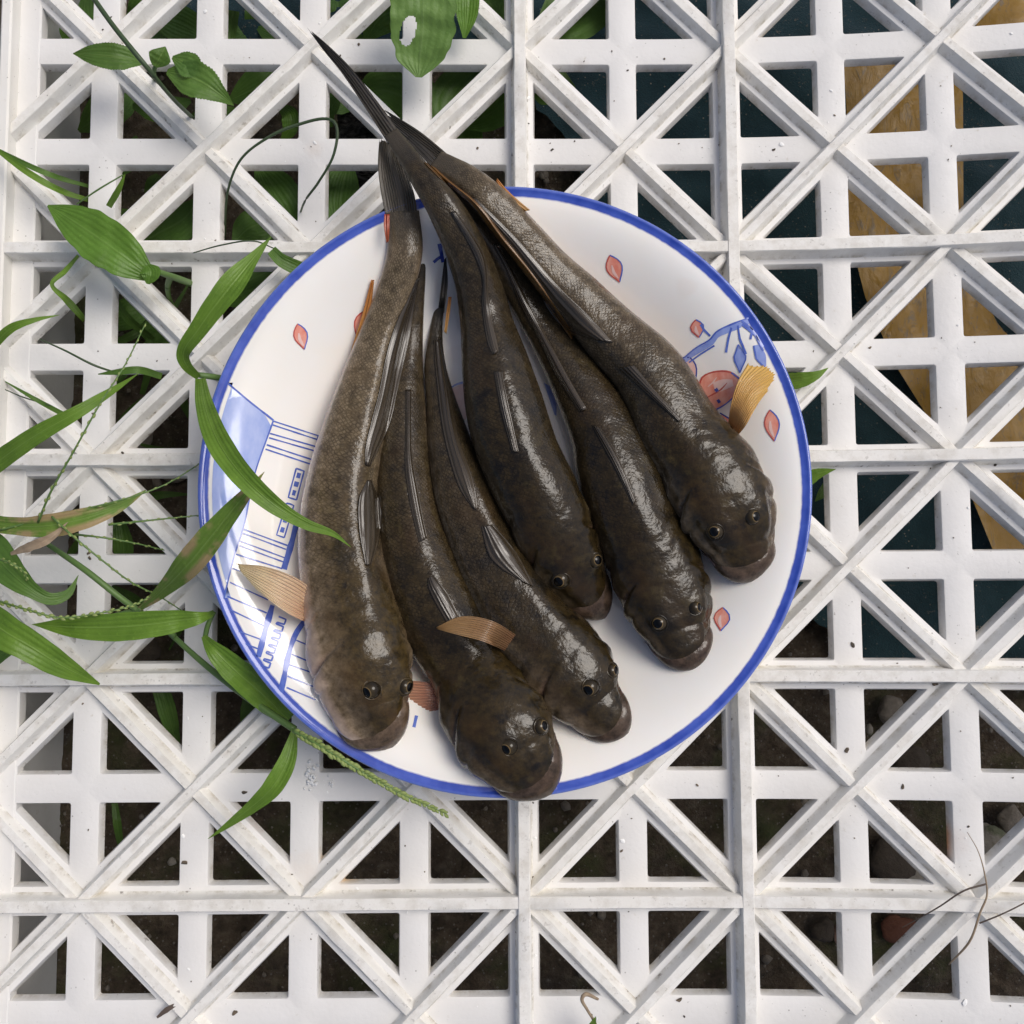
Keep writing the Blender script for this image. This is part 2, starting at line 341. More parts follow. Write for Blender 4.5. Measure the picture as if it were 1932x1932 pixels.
def fin_mat(name, a, b, ray_c, nr, trans=0.35, rough=0.3, bs=0.5):
    k = NT(name); u, v, _ = k.sep(k.uv()); g = k.obj(); n = k.noise(g, 300, 4)
    s_ = k.math('SINE', k.math('ADD', k.math('MULTIPLY', v, nr*6.2832), k.math('MULTIPLY', k.noise(k.mapping(k.uv(), (3, 5, 1)), 1.0, 3), 2.2)))
    col = k.mix(k.math('ADD', u, k.math('MULTIPLY', k.math('SUBTRACT', n, 0.5), 0.5), clamp=True), a, b)
    col = k.mix(k.mr(s_, 0.25, 0.95, 0, 0.5), col, ray_c)
    k.p(Base_Color=col, Roughness=rough, Coat_Weight=0.6, Coat_Roughness=0.1, Normal=k.bump(k.math('ADD', s_, k.math('MULTIPLY', n, 0.5)), bs, 0.0004))
    tr = k.n("ShaderNodeBsdfTranslucent"); k.set(tr.inputs[0], col)
    mx = k.n("ShaderNodeMixShader"); mx.inputs[0].default_value = trans
    k.l(k.b.outputs[0], mx.inputs[1]); k.l(tr.outputs[0], mx.inputs[2]); k.l(mx.outputs[0], k.out.inputs[0]); return k.m
MAT['pect'] = fin_mat('yellow_fin', (0.66, 0.38, 0.25), (0.92, 0.82, 0.55), (0.56, 0.42, 0.22), 11, 0.35, 0.25, 0.2)
MAT['pect_gold'] = fin_mat('golden_fin', (0.62, 0.36, 0.18), (0.80, 0.52, 0.12), (0.50, 0.31, 0.09), 15, 0.35, 0.25, 0.18)
MAT['pect_pink'] = fin_mat('pink_fin', (0.50, 0.20, 0.12), (0.62, 0.36, 0.24), (0.26, 0.11, 0.06), 12, 0.15)
MAT['pect_brown'] = fin_mat('brown_fin', (0.20, 0.095, 0.050), (0.50, 0.31, 0.13), (0.22, 0.12, 0.05), 10, 0.2, 0.25, 0.2)
MAT['dors'] = fin_mat('dorsal_fin', (0.036, 0.027, 0.016), (0.062, 0.047, 0.030), (0.024, 0.018, 0.012), 4, 0.1, 0.18, 0.3)
MAT['caud'] = fin_mat('tail_fin', (0.058, 0.048, 0.034), (0.115, 0.085, 0.042), (0.034, 0.026, 0.015), 12, 0.15)
MAT['caud_dark'] = fin_mat('dark_tail_fin', (0.058, 0.048, 0.034), (0.036, 0.032, 0.027), (0.024, 0.020, 0.016), 6, 0.1)
MAT['anal'] = fin_mat('orange_fin', (0.62, 0.25, 0.06), (0.68, 0.40, 0.12), (0.45, 0.20, 0.06), 2, 0.35)
k = NT('lip_line'); n = k.noise(k.obj(), 400, 3); k.p(Base_Color=k.mix(n, (0.055, 0.034, 0.028), (0.17, 0.11, 0.095)), Roughness=0.3, Coat_Weight=1.0, Coat_Roughness=0.04, Coat_IOR=1.36); MAT['lip_line'] = k.m
# eye
k = NT('fish_eye'); x, y, z = k.sep(k.obj()); rr = k.n("ShaderNodeVectorMath", operation='NORMALIZE'); k.l(k.obj(), rr.inputs[0]); zz = k.sep(rr.outputs[0])[2]
col = k.ramp(zz, [(0.0, (0.012, 0.009, 0.005)), (0.45, (0.024, 0.018, 0.010)), (0.76, (0.045, 0.033, 0.016)), (0.80, (0.17, 0.115, 0.05)), (0.835, (0.09, 0.06, 0.025)), (0.845, (0.002, 0.002, 0.002))])
k.p(Base_Color=col, Roughness=0.4, Specular_IOR_Level=0.0, Coat_Weight=1.0, Coat_Roughness=0.015, Coat_IOR=1.36); MAT['eye'] = k.m

# ------------------------------------------------------------------ ground
GZ = -0.055
n = 260; xs = np.linspace(-0.10, 0.47, n); ys = np.linspace(-0.45, 0.10, n)
V = []
for yy in ys:
    for xx in xs:
        q = Vector((xx, yy, 0))
        h = 0.004*noise.noise(q*35) + 0.003*noise.noise(q*110) + 0.0016*noise.noise(q*320)
        V.append((xx, yy, GZ + h))
gv = len(V); F = grid_faces(n, n)
big = [(-6, -6), (6, -6), (6, 6), (-6, 6)]
for b in big: V.append((b[0], b[1], GZ - 0.002))
crn = [0, n-1, n*n-1, n*n-n]
edge = [list(range(0, n)), [i*n + n-1 for i in range(n)], list(range(n*n-1, n*n-n-1, -1)), [i*n for i in range(n-1, -1, -1)]]
for i in range(4):
    e = edge[i]
    for a, b in zip(e[:-1], e[1:]): F.append((b, a, gv+i))
    F.append((e[-1], gv+i, gv+(i+1) % 4))
o = obj('ground', V, F, MAT['soil'], origin=(0, 0, GZ), smooth=True); tag(o, kind='structure')

def pebble_verts(r, seed, sq=(1, 1, 1), sub=2, rough=0.35):
    bm = bmesh.new(); bmesh.ops.create_icosphere(bm, subdivisions=sub, radius=1)
    V = []
    for v in bm.verts:
        d = 1 + rough*noise.noise(v.co*1.3 + Vector((seed*7.1, seed*3.3, 0))) + 0.5*rough*noise.noise(v.co*3.1 + Vector((seed, 0, seed)))
        V.append([v.co[i]*d*r*sq[i] for i in range(3)])
    F = [[v.index for v in f.verts] for f in bm.faces]; bm.free(); return np.array(V), F
for (u, v, r, mt, sq, lab) in [
    (1680, 1342, 26, 'stone_grey', (1, 1.15, .7), 'rough beige grey stone on the soil under the crate, lower right of the plate'),
    (1640, 1376, 9, 'stone_white', (.8, 1.3, .6), 'small pale pebble beside the rough beige stone under the crate'),
    (1713, 1440, 36, 'stone_dark', (1, 1, .5), 'brown lump of stone below the rough beige stone under the crate'),
    (1727, 1655, 30, 'stone_white', (1.3, .8, .6), 'mossy whitish stone under the crate near the dry twig'),
    (1680, 1622, 42, 'stone_dark', (1, 1, .5), 'dark rounded stone next to the mossy whitish stone under the crate'),
    (1868, 1600, 34, 'stone_white', (.9, 1.3, .6), 'chalky rubble at the right edge of the picture under the crate'),
    (1905, 1545, 24, 'stone_grey', (1, 1.1, .6), 'grey rubble above the chalky rubble at the right edge'),
    (1585, 1762, 17, 'pinkbrick', (.9, 1.2, .7), 'pinkish brick crumb on the soil under the crate'),
    (1692, 1752, 27, 'brick', (1.2, .9, .4), 'flat piece of red brick on the soil under the crate'),
    (1550, 1752, 22, 'stone_dark', (1, 1, .6), 'small dark stone left of the pinkish brick crumb'),
    (1625, 905, 7, 'stone_white', (.8, 1.2, .6), 'tiny pale pebble on the teal cloth right of the plate'),
    (1659, 915, 11, 'stone_grey', (.8, 1.7, .6), 'long pale pebble on the teal cloth right of the plate'),
    (1715, 1010, 7, 'stone_white', (1, 1, .6), 'pale pebble on the teal cloth half under a diagonal rib'),
    (265, 820, 30, 'stone_grey', (1, 1, .6), 'tan stone among the grass under the left of the crate'),
    (330, 890, 26, 'stone_grey', (1.2, .8, .6), 'second tan stone lower in the grass under the left of the crate'),
    (275, 1230, 28, 'stone_dark', (1, 1, .6), 'dark stone under the crate behind the seed stalks'),
    (325, 1625, 8, 'stone_white', (1, 1, .7), 'small white pebble on the soil at the lower left'),
    (600, 1840, 8, 'stone_white', (1, 1, .7), 'small white pebble on the soil at the bottom left of centre')]:
    zz = GZ + 0.003; s_ = px(zz)*r; V, F = pebble_verts(s_, u*0.37, sq, 3 if r > 15 else 2)
    V[:,2] = np.maximum(V[:,2], -0.5*s_*sq[2]); c_ = P(u, v, zz)
    o = obj('stone', V + c_ + np.array([0, 0, s_*sq[2]*0.35]), F, MAT[mt], smooth=True); tag(o, lab, 'stone', 'stones lying under the crate')
# gravel: many tiny crumbs
m = Mesh(); pv = [pebble_verts(1, i, (1, 1, .7), 1, .5) for i in range(6)]
for i in range(1300):
    x, y = random.uniform(-0.02, 0.40), random.uniform(-0.40, 0.02); r = 0.0005 + 0.0017*random.random()**3
    V, F = random.choice(pv); a = random.uniform(0, 6.28)
    R2 = np.array([[math.cos(a), -math.sin(a), 0], [math.sin(a), math.cos(a), 0], [0, 0, 1]])
    m.add((V*r) @ R2.T + np.array([x, y, GZ + 0.0028 + 0.0006*random.random()]), F)
o = obj('gravel', m.v, m.f, MAT['stone_grey'], smooth=True); tag(o, kind='stuff')

# teal cloth
def sheet(name, Ledge, Redge, zfun, mat, n=60, mm=60, jag=0.0, **kw):
    L = resample(Ledge, n, False); R = resample(Redge, n, False); V = []
    for i in range(n):
        for j in range(mm):
            t = j/(mm-1); uvp = L[i]*(1-t) + R[i]*t
            if jag and j == 0: uvp = uvp + np.array([jag*noise.noise(Vector((i*0.9, 0, 0))), jag*noise.noise(Vector((i*0.7, 5, 0)))])
            q = P(uvp[0], uvp[1], GZ+.01)
            for _ in range(3): q = P(uvp[0], uvp[1], zfun(q))
            V.append(q)
    return obj(name, V, grid_faces(n, mm), mat, smooth=True, **kw)
def zc(q):
    a = Vector((q[0]*18, q[1]*30, 0.3)); return GZ + 0.010 + 0.0065*noise.noise(a) + 0.003*noise.noise(a*2.7) + 0.0006*noise.noise(a*13)
o = sheet('cloth', [(990, -200), (1000, 120), (1008, 195), (1065, 255), (1120, 400), (1250, 600), (1400, 900), (1515, 1120), (1530, 1165), (1600, 1220), (1700, 1290)],
          [(2200, -200), (2200, 200), (2200, 400), (2200, 600), (2200, 800), (2200, 950), (2200, 1100), (2200, 1200), (2200, 1260), (2200, 1300), (2200, 1320)], zc, MAT['cloth'], 110, 110, 9)
tag(o, 'dark teal cloth dusted with soil lying under the right of the crate', 'cloth')
o = sheet('cloth', [(270, -60), (300, 20), (330, 70), (420, 95), (600, 80)], [(990, -60), (990, 0), (990, 40), (990, 80), (990, 100)], zc, MAT['cloth'], 40, 40, 6)
tag(o, 'strip of dark teal cloth under the top left of the crate', 'cloth')
# yellow strip
def zs(q): return GZ + 0.021 + 0.0022*noise.noise(Vector((q[0]*14, q[1]*30, 2)))
o = sheet('plastic_strip', [(1590, 112), (1597, 200), (1602, 440), (1632, 560), (1690, 690), (1765, 810), (1830, 930), (1875, 1042)],
          [(1815, 100), (1817, 200), (1818, 440), (1835, 520), (1885, 615), (1960, 690), (2050, 800), (2120, 1040)], zs, MAT['strip'], 60, 30)
tag(o, 'ochre yellow plastic strip on the teal cloth, bending to the lower right', 'plastic strip')
o = sheet('plastic_strip', [(1835, 5), (1990, -20)], [(1842, 50), (1990, 45)], lambda q: zc(q)+0.005, MAT['strip'], 12, 8)
tag(o, 'small corner of ochre yellow plastic at the top right', 'plastic strip')
# crumpled black sheet
def zf(q): a = Vector((q[0], q[1], 0)); return GZ + 0.018 + 0.004*noise.noise(a*120) + 0.0025*noise.noise(a*330)
o = sheet('crumpled_sheet', [(630, 175), (640, 250), (650, 330), (655, 420)], [(765, 190), (765, 250), (760, 330), (750, 400)], zf, MAT['foil'], 70, 70)
tag(o, 'crumpled black sheet under the crate beside the fish tails', 'plastic sheet')

# ------------------------------------------------------------------ crate
BW = 0.263*PITCH/2              # half width of a bar
DW = 0.255*PITCH/2
TH = 0.0040                     # bar depth
NE = 8                          # samples per edge
crate = thing('crate', 'white plastic lattice crate lying upside down under the plate', 'crate', LC(6, 4.5, GZ))
def shift_in(T, offs):
    """triangle T (3x2) with each edge i (i->i+1) moved inwards by offs[i]"""
    L = []
    for i in range(3):
        a, b = T[i], T[(i+1) % 3]; d = (b-a)/np.linalg.norm(b-a); nrm = np.array([-d[1], d[0]]); L.append((a + nrm*offs[i], d))
    out_ = []
    for i in range(3):
        p, d = L[i-1]; q, e = L[i]
        A = np.array([d, -e]).T; t = np.linalg.solve(A, q-p); out_.append(p + d*t[0])
    return np.array(out_)
def loop_pts(T, corner):
    """closed loop: along every edge NE samples, corners rounded by radius-like fraction"""
    pts = []
    for i in range(3):
        a, b, c_ = T[i-1], T[i], T[(i+1) % 3]
        la, lc = np.linalg.norm(a-b), np.linalg.norm(c_-b)
        p0 = b + (a-b)*min(corner/la, .3); p1 = b + (c_-b)*min(corner/lc, .3)
        for t in (0, .5, 1): pts.append((1-t)**2*p0 + 2*t*(1-t)*b + t*t*p1)
        nxt = T[(i+1) % 3]; d2 = T[(i+2) % 3]
        q0 = nxt + (b-nxt)*min(corner/np.linalg.norm(b-nxt), .3)
        for kx in range(1, NE-2): pts.append(p1 + (q0-p1)*kx/(NE-2))
    return np.array(pts)
gm = Mesh()
def add_tri(tri, diag_edge, clip=None):
    T = np.array(tri, float)*PITCH
    offs = [BW]*3; offs[diag_edge] = DW
    if clip is not None:
        pass
    K = NE*3
    outer = loop_pts(T, 1e-6)
    rings = [(outer, 0.0)]
    for (extra, zz, cr) in ((0.0, 0.0, 0.0007), (0.00035, -0.00015, 0.0008), (0.0005, -0.0006, 0.0008), (0.0010, -TH, 0.0009), (-0.0002, -TH-0.0002, 0.0008)):
        rings.append((loop_pts(shift_in(T, [o_+extra-0.0005 for o_ in offs]), cr), zz))
    rings.append((outer, -TH-0.0002))
    V = []
    for pts, zz in rings:
        for q in pts: V.append(LC(q[0]/PITCH, -q[1]/PITCH, zz))
    n_ = len(outer)
    gm.add(V, grid_faces(len(rings), n_, True))
ROWS = range(-2, 12); COLS = range(0, 12)
for c in COLS:
    for r in ROWS:
        a, b, d, e = (c, -r), (c+1, -r), (c+1, -r-1), (c, -r-1)     # tl, tr, br, bl
        if (c + r) % 2 == 1:      # diagonal tl-br
            add_tri((a, e, d), 2); add_tri((a, d, b), 0)
        else:                     # diagonal tr-bl
            add_tri((a, e, b), 1); add_tri((b, e, d), 0)
bm = bmesh.new()
vs = [bm.verts.new(v) for v in gm.v]
for f in gm.f:
    try: bm.faces.new([vs[i] for i in f])
    except ValueError: pass
bmesh.ops.remove_doubles(bm, verts=bm.verts, dist=1e-5)
bmesh.ops.bisect_plane(bm, geom=bm.verts[:]+bm.edges[:]+bm.faces[:], plane_co=(0.22*PITCH, 0, 0), plane_no=(-1, 0, 0), clear_outer=True)
bmesh.ops.recalc_face_normals(bm, faces=bm.faces)
bm.verts.index_update()
V = [v.co[:] for v in bm.verts]; F = [[v.index for v in f.verts] for f in bm.faces]; bm.free()
gd = [float(np.clip((-(v[2]-(LC(v[0]/PITCH, 0)[2]))-0.0004)/(0.6*TH), 0, 1)) for v in V]
o = obj('grille', V, F, MAT['bar'], crate, attrs={'dirt': gd})
o.data.polygons.foreach_set("use_smooth", [True]*len(o.data.polygons)); o.data.set_sharp_from_angle(angle=rad(38))

def ridge(name, A, B, h, wt, wb, mat, n=40, z0=-0.0006, seed=0):
    """raised rib between lattice points A and B (col,row)"""
    A = np.array(A, float); B = np.array(B, float); V = []
    d = (B-A)/np.linalg.norm(B-A); e = np.array([-d[1], d[0]])
    prof = [(-wb/2-0.0012, z0), (-wb/2-0.0004, 0.0003), (-wb/2, 0.0010), (-wt/2-0.00015, h-0.0003), (-wt/2+0.0001, h), (wt/2-0.0001, h), (wt/2+0.00015, h-0.0003), (wb/2, 0.0010), (wb/2+0.0004, 0.0003), (wb/2+0.0012, z0)]
    dirt = [.8, 1, .45, .05, .4, .4, .05, .45, 1, .8]
    for i in range(n):
        q = A + (B-A)*i/(n-1)
        for j, (x_, z_) in enumerate(prof):
            wob = 0.00012*noise.noise(Vector((q[0]*6+seed, q[1]*6, j*0.9)))
            p_ = q*PITCH + e*(x_ + wob); V.append(LC(p_[0]/PITCH, p_[1]/PITCH, z_ + (wob if z_ > 0 else 0)))
    m_ = len(prof); F = grid_faces(n, m_)
    F += [tuple(range(m_)), tuple((n-1)*m_ + j for j in range(m_))[::-1]]
    bm = bmesh.new(); vs = [bm.verts.new(v) for v in V]
    for f in F: bm.faces.new([vs[i] for i in f])
    bmesh.ops.recalc_face_normals(bm, faces=bm.faces); bm.verts.index_update()
    F = [[v.index for v in f.verts] for f in bm.faces]; bm.free()
    o = obj(name, V, F, mat, crate, smooth=True, attrs={'dirt': dirt*n}); o.data.set_sharp_from_angle(angle=rad(35)); return o
RH = 0.0062
for i, r in enumerate((-2, 0+2, 4, 6, 8, 10)): ridge('rib', (0.12, r), (12, r), RH, 0.0036, 0.0046, MAT['rib'], 90, seed=i*3)
for i, c in enumerate((5, 7)): ridge('rib', (c, -2), (c, 11.9), RH+0.0002, 0.0036, 0.0046, MAT['rib'], 90, seed=i*5+40)
# diagonal ribs: both families through nodes with col+row odd
for q in range(-1, 23, 2):       # '/' : col+row = q
    pts = [(c, q-c) for c in np.linspace(0.14, 12, 200) if -2 <= q-c <= 11.9]
    if len(pts) > 2: ridge('diagonal_rib', pts[0], pts[-1], RH-0.0016, 0.0026, 0.0040, MAT['rib'], 90, seed=q*1.7)
for q in range(-11, 15, 2):      # '\' : row-col = q
    pts = [(c, q+c) for c in np.linspace(0.14, 12, 200) if -2 <= q+c <= 11.9]
    if len(pts) > 2: ridge('diagonal_rib', pts[0], pts[-1], RH-0.0029, 0.0028, 0.0044, MAT['rib'], 90, seed=q*2.3+9)
# edge strip, edge rib and side wall
def box_lattice(name, c0, c1, r0, r1, z0, z1, mat, nseg=40, bev=0.0006):
    prof = [(c0*PITCH, z0), (c0*PITCH, z1-bev), (c0*PITCH+bev, z1), (c1*PITCH-bev, z1), (c1*PITCH, z1-bev), (c1*PITCH, z0)]
    V = []
    for i in range(nseg):
        r = r0 + (r1-r0)*i/(nseg-1)
        for (x_, z_) in prof: V.append((x_ + 0.0001*noise.noise(Vector((r*5, x_*300, z_*90))), -r*PITCH, z_))
    m_ = len(prof); F = [tuple(reversed(f)) for f in grid_faces(nseg, m_, True)]
    F += [tuple(range(m_)), tuple((nseg-1)*m_ + j for j in range(m_))[::-1]]
    return obj(name, V, F, mat, crate)
box_lattice('edge_bar', 0.065, 0.375, -2.1, 12.05, -TH-0.0008, 0.0003, MAT['bar'])
box_lattice('edge_rib', 0.07, 0.175, -2.09, 12.04, -0.0002, RH+0.0004, MAT['rib'])
box_lattice('side_wall', 0.067, 0.135, -2.08, 12.03, GZ+0.0005, -TH+0.0004, MAT['wall'])

# ------------------------------------------------------------------ plate
RIMZ = RH + 0.0265
PC = P(954.5, 915, RIMZ); PR = 577*(CAMP[2]-RIMZ)/FPX*1.013
FLZ = RH + 0.0068
def plate_z(r):
    t = np.clip((r/PR - 0.56)/0.40, 0, 1)
    return FLZ + (RIMZ-0.0008-FLZ)*(0.78*t*t*(3-2*t) + 0.22*t)
plate = thing('plate', 'round white porcelain plate with blue rim and painted town, holding six fish', 'plate', (PC[0], PC[1], RH))
prof = [(0, FLZ)]
for t in np.linspace(0.05, 0.975, 46): prof.append((t*PR, float(plate_z(t*PR))))
prof += [(0.985*PR, RIMZ-0.0004), (0.992*PR, RIMZ), (0.998*PR, RIMZ-0.0004), (1.0*PR, RIMZ-0.0014), (0.998*PR, RIMZ-0.0024), (0.99*PR, RIMZ-0.0032)]
for t in np.linspace(0.96, 0.62, 16): prof.append((t*PR, float(plate_z(t*PR)) - 0.0042))
prof += [(0.60*PR, RH+0.0015), (0.595*PR, RH+0.0002), (0.57*PR, RH), (0.56*PR, RH+0.001), (0.55*PR, RH+0.0025), (0.0, RH+0.0025)]
SEG = 180; V = []; rr_ = []
for (r, z) in prof:
    for j in range(SEG):
        a = 2*math.pi*j/SEG; V.append((PC[0]+r*math.cos(a), PC[1]+r*math.sin(a), z))
F = grid_faces(len(prof), SEG, True); F = [tuple(reversed(f)) for f in F]
bm = bmesh.new(); vs = [bm.verts.new(v) for v in V]
for f in F: bm.faces.new([vs[i] for i in f])
bmesh.ops.remove_doubles(bm, verts=bm.verts, dist=1e-7); bmesh.ops.recalc_face_normals(bm, faces=bm.faces); bm.verts.index_update()
V = [v.co[:] for v in bm.verts]; F = [[v.index for v in f.verts] for f in bm.faces]; bm.free()
k = PORC; g = k.obj(); n1 = k.noise(g, 55, 4); n2 = k.noise(k.mapping(g, (1, 1, 1)), 420, 4)
base = k.mix(k.mr(n1, 0.35, 0.7), (0.84, 0.81, 0.745), (0.84, 0.825, 0.79))
base = k.mix(k.mr(k.noise(g, 60, 1), 0.72, 0.78, 0, 0.12), base, (0.68, 0.54, 0.42))
rn = k.math('ADD', PORC_R, k.math('MULTIPLY', k.math('SUBTRACT', n2, 0.5), 0.0005))
band = k.math('MULTIPLY', k.mr(rn, 0.962*PR, 0.968*PR), k.mr(rn, 1.004*PR, 1.008*PR, 1, 0))
n3 = k.noise(k.mapping(g, (1, 1, 1)), 150, 3)
bl = k.mix(k.mr(n3, 0.35, 0.65), (0.026, 0.062, 0.37), (0.055, 0.105, 0.47))
bl = k.mix(k.mr(rn, 0.987*PR, 0.997*PR, 0, 0.35), bl, (0.30, 0.40, 0.78))
col = k.mix(band, base, bl)
k.p(Base_Color=col, Roughness=0.10, Specular_IOR_Level=0.45, Coat_Weight=0.3, Coat_Roughness=0.03, Subsurface_Weight=0.05, Subsurface_Scale=0.002, Normal=k.bump(n1, 0.04, 0.003))
MAT['porcelain'] = k.m
obj('dish', V, F, MAT['porcelain'], plate, smooth=True)
def on_plate(u, v, lift=0.00012):
    z = FLZ
    for _ in range(6):
        q = P(u, v, z); z = float(plate_z(math.hypot(q[0]-PC[0], q[1]-PC[1])))
    q = P(u, v, z + lift); return q
def dec_line(name, pts, wpx, mat, lift=0.00014, n=None, taper=False, sm=True):
    pts = np.array(pts, float); ln = np.linalg.norm(np.diff(pts, axis=0), axis=1).sum(); n = n or max(6, int(ln/7))
    p = resample(pts, n, sm and len(pts) > 3); t = np.gradient(p, axis=0); t /= np.linalg.norm(t, axis=1)[:,None]; e = np.stack([-t[:,1], t[:,0]], 1)
    V = []
    for i in range(n):
        ww = wpx/2*(1 + 0.35*noise.noise(Vector((p[i][0]*.05, p[i][1]*.05, wpx))))
        if taper: ww *= 0.25 + 0.75*math.sin(math.pi*(i+.3)/(n-.4))
        for s_ in (1, 0, -1): V.append(on_plate(*(p[i]+e[i]*ww*s_), lift))
    return obj(name, V, grid_faces(n, 3), mat, plate, smooth=True)
def dec_fill(name, L, R, mat, lift=0.00010, n=18, m=9, sm=True):
    L = resample(L, n, sm); R = resample(R, n, sm); V = [on_plate(*(L[i]*(1-j/(m-1))+R[i]*j/(m-1)), lift) for i in range(n) for j in range(m)]
    return obj(name, V, grid_faces(n, m), mat, plate, smooth=True)
def petal(u, v, l, wd, ang, mat=None):
    a = rad(ang); d = np.array([math.cos(a), math.sin(a)]); e = np.array([-d[1], d[0]]); c_ = np.array([u, v]); t = np.linspace(0, 1, 9)
    prof_ = wd*np.sin(np.pi*t**0.85)**1.15
    L = [c_ + d*l*(x-.5) + e*y for x, y in zip(t, prof_)]; R = [c_ + d*l*(x-.5) - e*y for x, y in zip(t, prof_)]
    dec_fill('painted_petal', L, R, mat or MAT['pink'], 0.00012); dec_line('petal_outline', L, 2.2, MAT['red'], 0.0002); dec_line('petal_outline', R, 2.2, MAT['blue_line'], 0.0002)
    dec_line('petal_vein', [c_ - d*l*.15 + e*wd*.2, c_ + d*l*.1 + e*wd*.3, c_ + d*l*.36], 6, MAT['pink_pale'], 0.0002, taper=True)
petal(568, 635, 50, 13, 75); petal(1160, 507, 54, 15, 70); petal(1457, 803, 60, 14, 82); petal(1362, 1168, 44, 15, 95)
petal(684, 612, 60, 16, 110)
# blossom, bud, branch and leaves on the right
dec_fill('painted_petal', [(1285, 676), (1300, 674), (1313, 690), (1312, 722)], [(1270, 690), (1280, 720), (1295, 730), (1308, 735)], MAT['pink_pale'])
dec_line('petal_outline', [(1285, 676), (1300, 674), (1313, 690), (1312, 722)], 3, MAT['blue_dark'])
dec_fill('painted_petal', [(1318, 735), (1325, 712), (1350, 701), (1380, 703), (1402, 722)], [(1320, 745), (1345, 775), (1365, 765), (1388, 745), (1402, 722)], MAT['pink'])
dec_line('petal_outline', [(1318, 735), (1325, 712), (1350, 701), (1380, 703), (1402, 722)], 3.2, MAT['red'])
dec_line('petal_outline', [(1402, 722), (1388, 745), (1365, 765), (1340, 778)], 2.6, MAT['blue_line'])
dec_fill('painted_petal', [(1338, 782), (1360, 782), (1385, 795)], [(1335, 800), (1350, 825), (1372, 820)], MAT['pink'])
dec_line('petal_outline', [(1335, 781), (1360, 780), (1388, 797)], 3, MAT['blue_dark'])
dec_fill('painted_petal', [(1345, 722), (1362, 716), (1382, 716)], [(1350, 742), (1366, 736), (1384, 728)], MAT['pink_pale'], 0.00016)
dec_line('petal_vein', [(1330, 752), (1345, 744), (1360, 735), (1372, 722)], 3, MAT['red'], 0.0002, taper=True); dec_line('petal_vein', [(1335, 730), (1345, 722), (1352, 712)], 3, MAT['pink_pale'], 0.0002, taper=True)
dec_line('petal_vein', [(1352, 795), (1362, 803), (1370, 806)], 3, MAT['pink_pale'], 0.0002, taper=True); dec_line('petal_outline', [(1402, 722), (1392, 712), (1380, 703)], 2.5, MAT['blue_line'], 0.0002)
for (u, v) in ((1352, 736), (1356, 757), (1384, 770)): dec_line('painted_dot', [(u-2, v-3), (u+2, v+3)], 6, MAT['blue_dark'], 0.0002)
dec_line('painted_branch', [(1292, 680), (1312, 664), (1340, 648), (1352, 632), (1380, 620), (1412, 606)], 11, MAT['blue_pale'])
dec_line('painted_branch', [(1292, 674), (1312, 657), (1340, 640), (1352, 626), (1380, 612), (1412, 600)], 3, MAT['blue_line'], 0.0002)
dec_line('painted_branch', [(1300, 684), (1322, 668), (1348, 652)], 3, MAT['blue_line'], 0.0002)
dec_line('painted_branch', [(1340, 634), (1328, 622), (1322, 612)], 4, MAT['blue_line'])
petal(1316, 620, 34, 13, 80)
for pts in ([(1380, 618), (1374, 640), (1370, 665)], [(1392, 614), (1396, 640), (1408, 668)], [(1400, 612), (1425, 632), (1440, 662)], [(1412, 614), (1428, 634), (1440, 655)], [(1400, 606), (1420, 622), (1416, 640)]):
    dec_line('painted_stem', pts, 4, MAT['blue_line'], 0.0002)
dec_fill('painted_leaf', [(1393, 655), (1386, 676), (1396, 700)], [(1393, 655), (1408, 676), (1396, 700)], MAT['blue_pale'])
dec_line('leaf_outline', [(1393, 650), (1384, 676), (1396, 703)], 2.5, MAT['blue_line'], 0.0002); dec_line('leaf_outline', [(1393, 650), (1409, 674), (1396, 703)], 2.5, MAT['blue_line'], 0.0002)
dec_fill('painted_leaf', [(1422, 652), (1428, 675), (1442, 692)], [(1432, 650), (1444, 668), (1446, 690)], MAT['blue_pale'])
dec_line('leaf_outline', [(1422, 652), (1427, 678), (1444, 694)], 3, MAT['blue_line'], 0.0002)
# town on the left
def rimpt(ang, f=0.953):
    z = RIMZ - 0.001; return ang, f
def rim_px(v, f=0.962): return 955 - math.sqrt(max(0, (577*f)**2 - (v-930)**2))
ys_ = np.linspace(722, 1128, 16)
Ledge = [(rim_px(y), y) for y in ys_]
def roofx(y): return float(np.interp(y, [722, 793, 900, 993, 1046, 1128], [430, 516, 479, 460, 443, 423]))
dec_fill('painted_roof', Ledge, [(roofx(y), y) for y in ys_], MAT['blue_wash'], n=24, m=14, sm=False)
dec_line('roof_outline', [(431, 724), (470, 757), (516, 793)], 3.5, MAT['blue_line'])
dec_line('roof_outline', [(516, 793), (479, 900), (460, 993), (443, 1046), (422, 1130)], 3, MAT['blue_line'])
def cq(x, y): return (x*.3307, 639+y*.3307)
for a, b in (((1560, 470), (1820, 555)), ((1557, 492), (1815, 577)), ((1540, 540), (1800, 615)), ((1535, 565), (1795, 640)), ((1522, 605), (1780, 690)), ((1515, 630), (1770, 715)),
             ((1392, 1088), (1640, 1180)), ((1387, 1110), (1632, 1202)), ((1370, 1155), (1625, 1250)), ((1365, 1180), (1620, 1275)), ((1348, 1230), (1610, 1312)),
             ((1325, 1310), (1480, 1365)), ((1312, 1390), (1530, 1490)), ((1297, 1470), (1522, 1565)), ((1310, 1545), (1510, 1640)), ((1358, 1668), (1500, 1720)), ((1400, 1742), (1480, 1772)), ((1440, 1800), (1470, 1812)),
             ((1690, 1720), (1760, 1750)), ((1665, 1800), (1770, 1845)), ((1650, 1860), (1780, 1905)), ((1640, 1925), (1790, 1985)), ((1635, 1990), (1800, 2060))):
    dec_line('painted_line', [cq(*a), cq(*b)], 2.6, MAT['blue_line'])
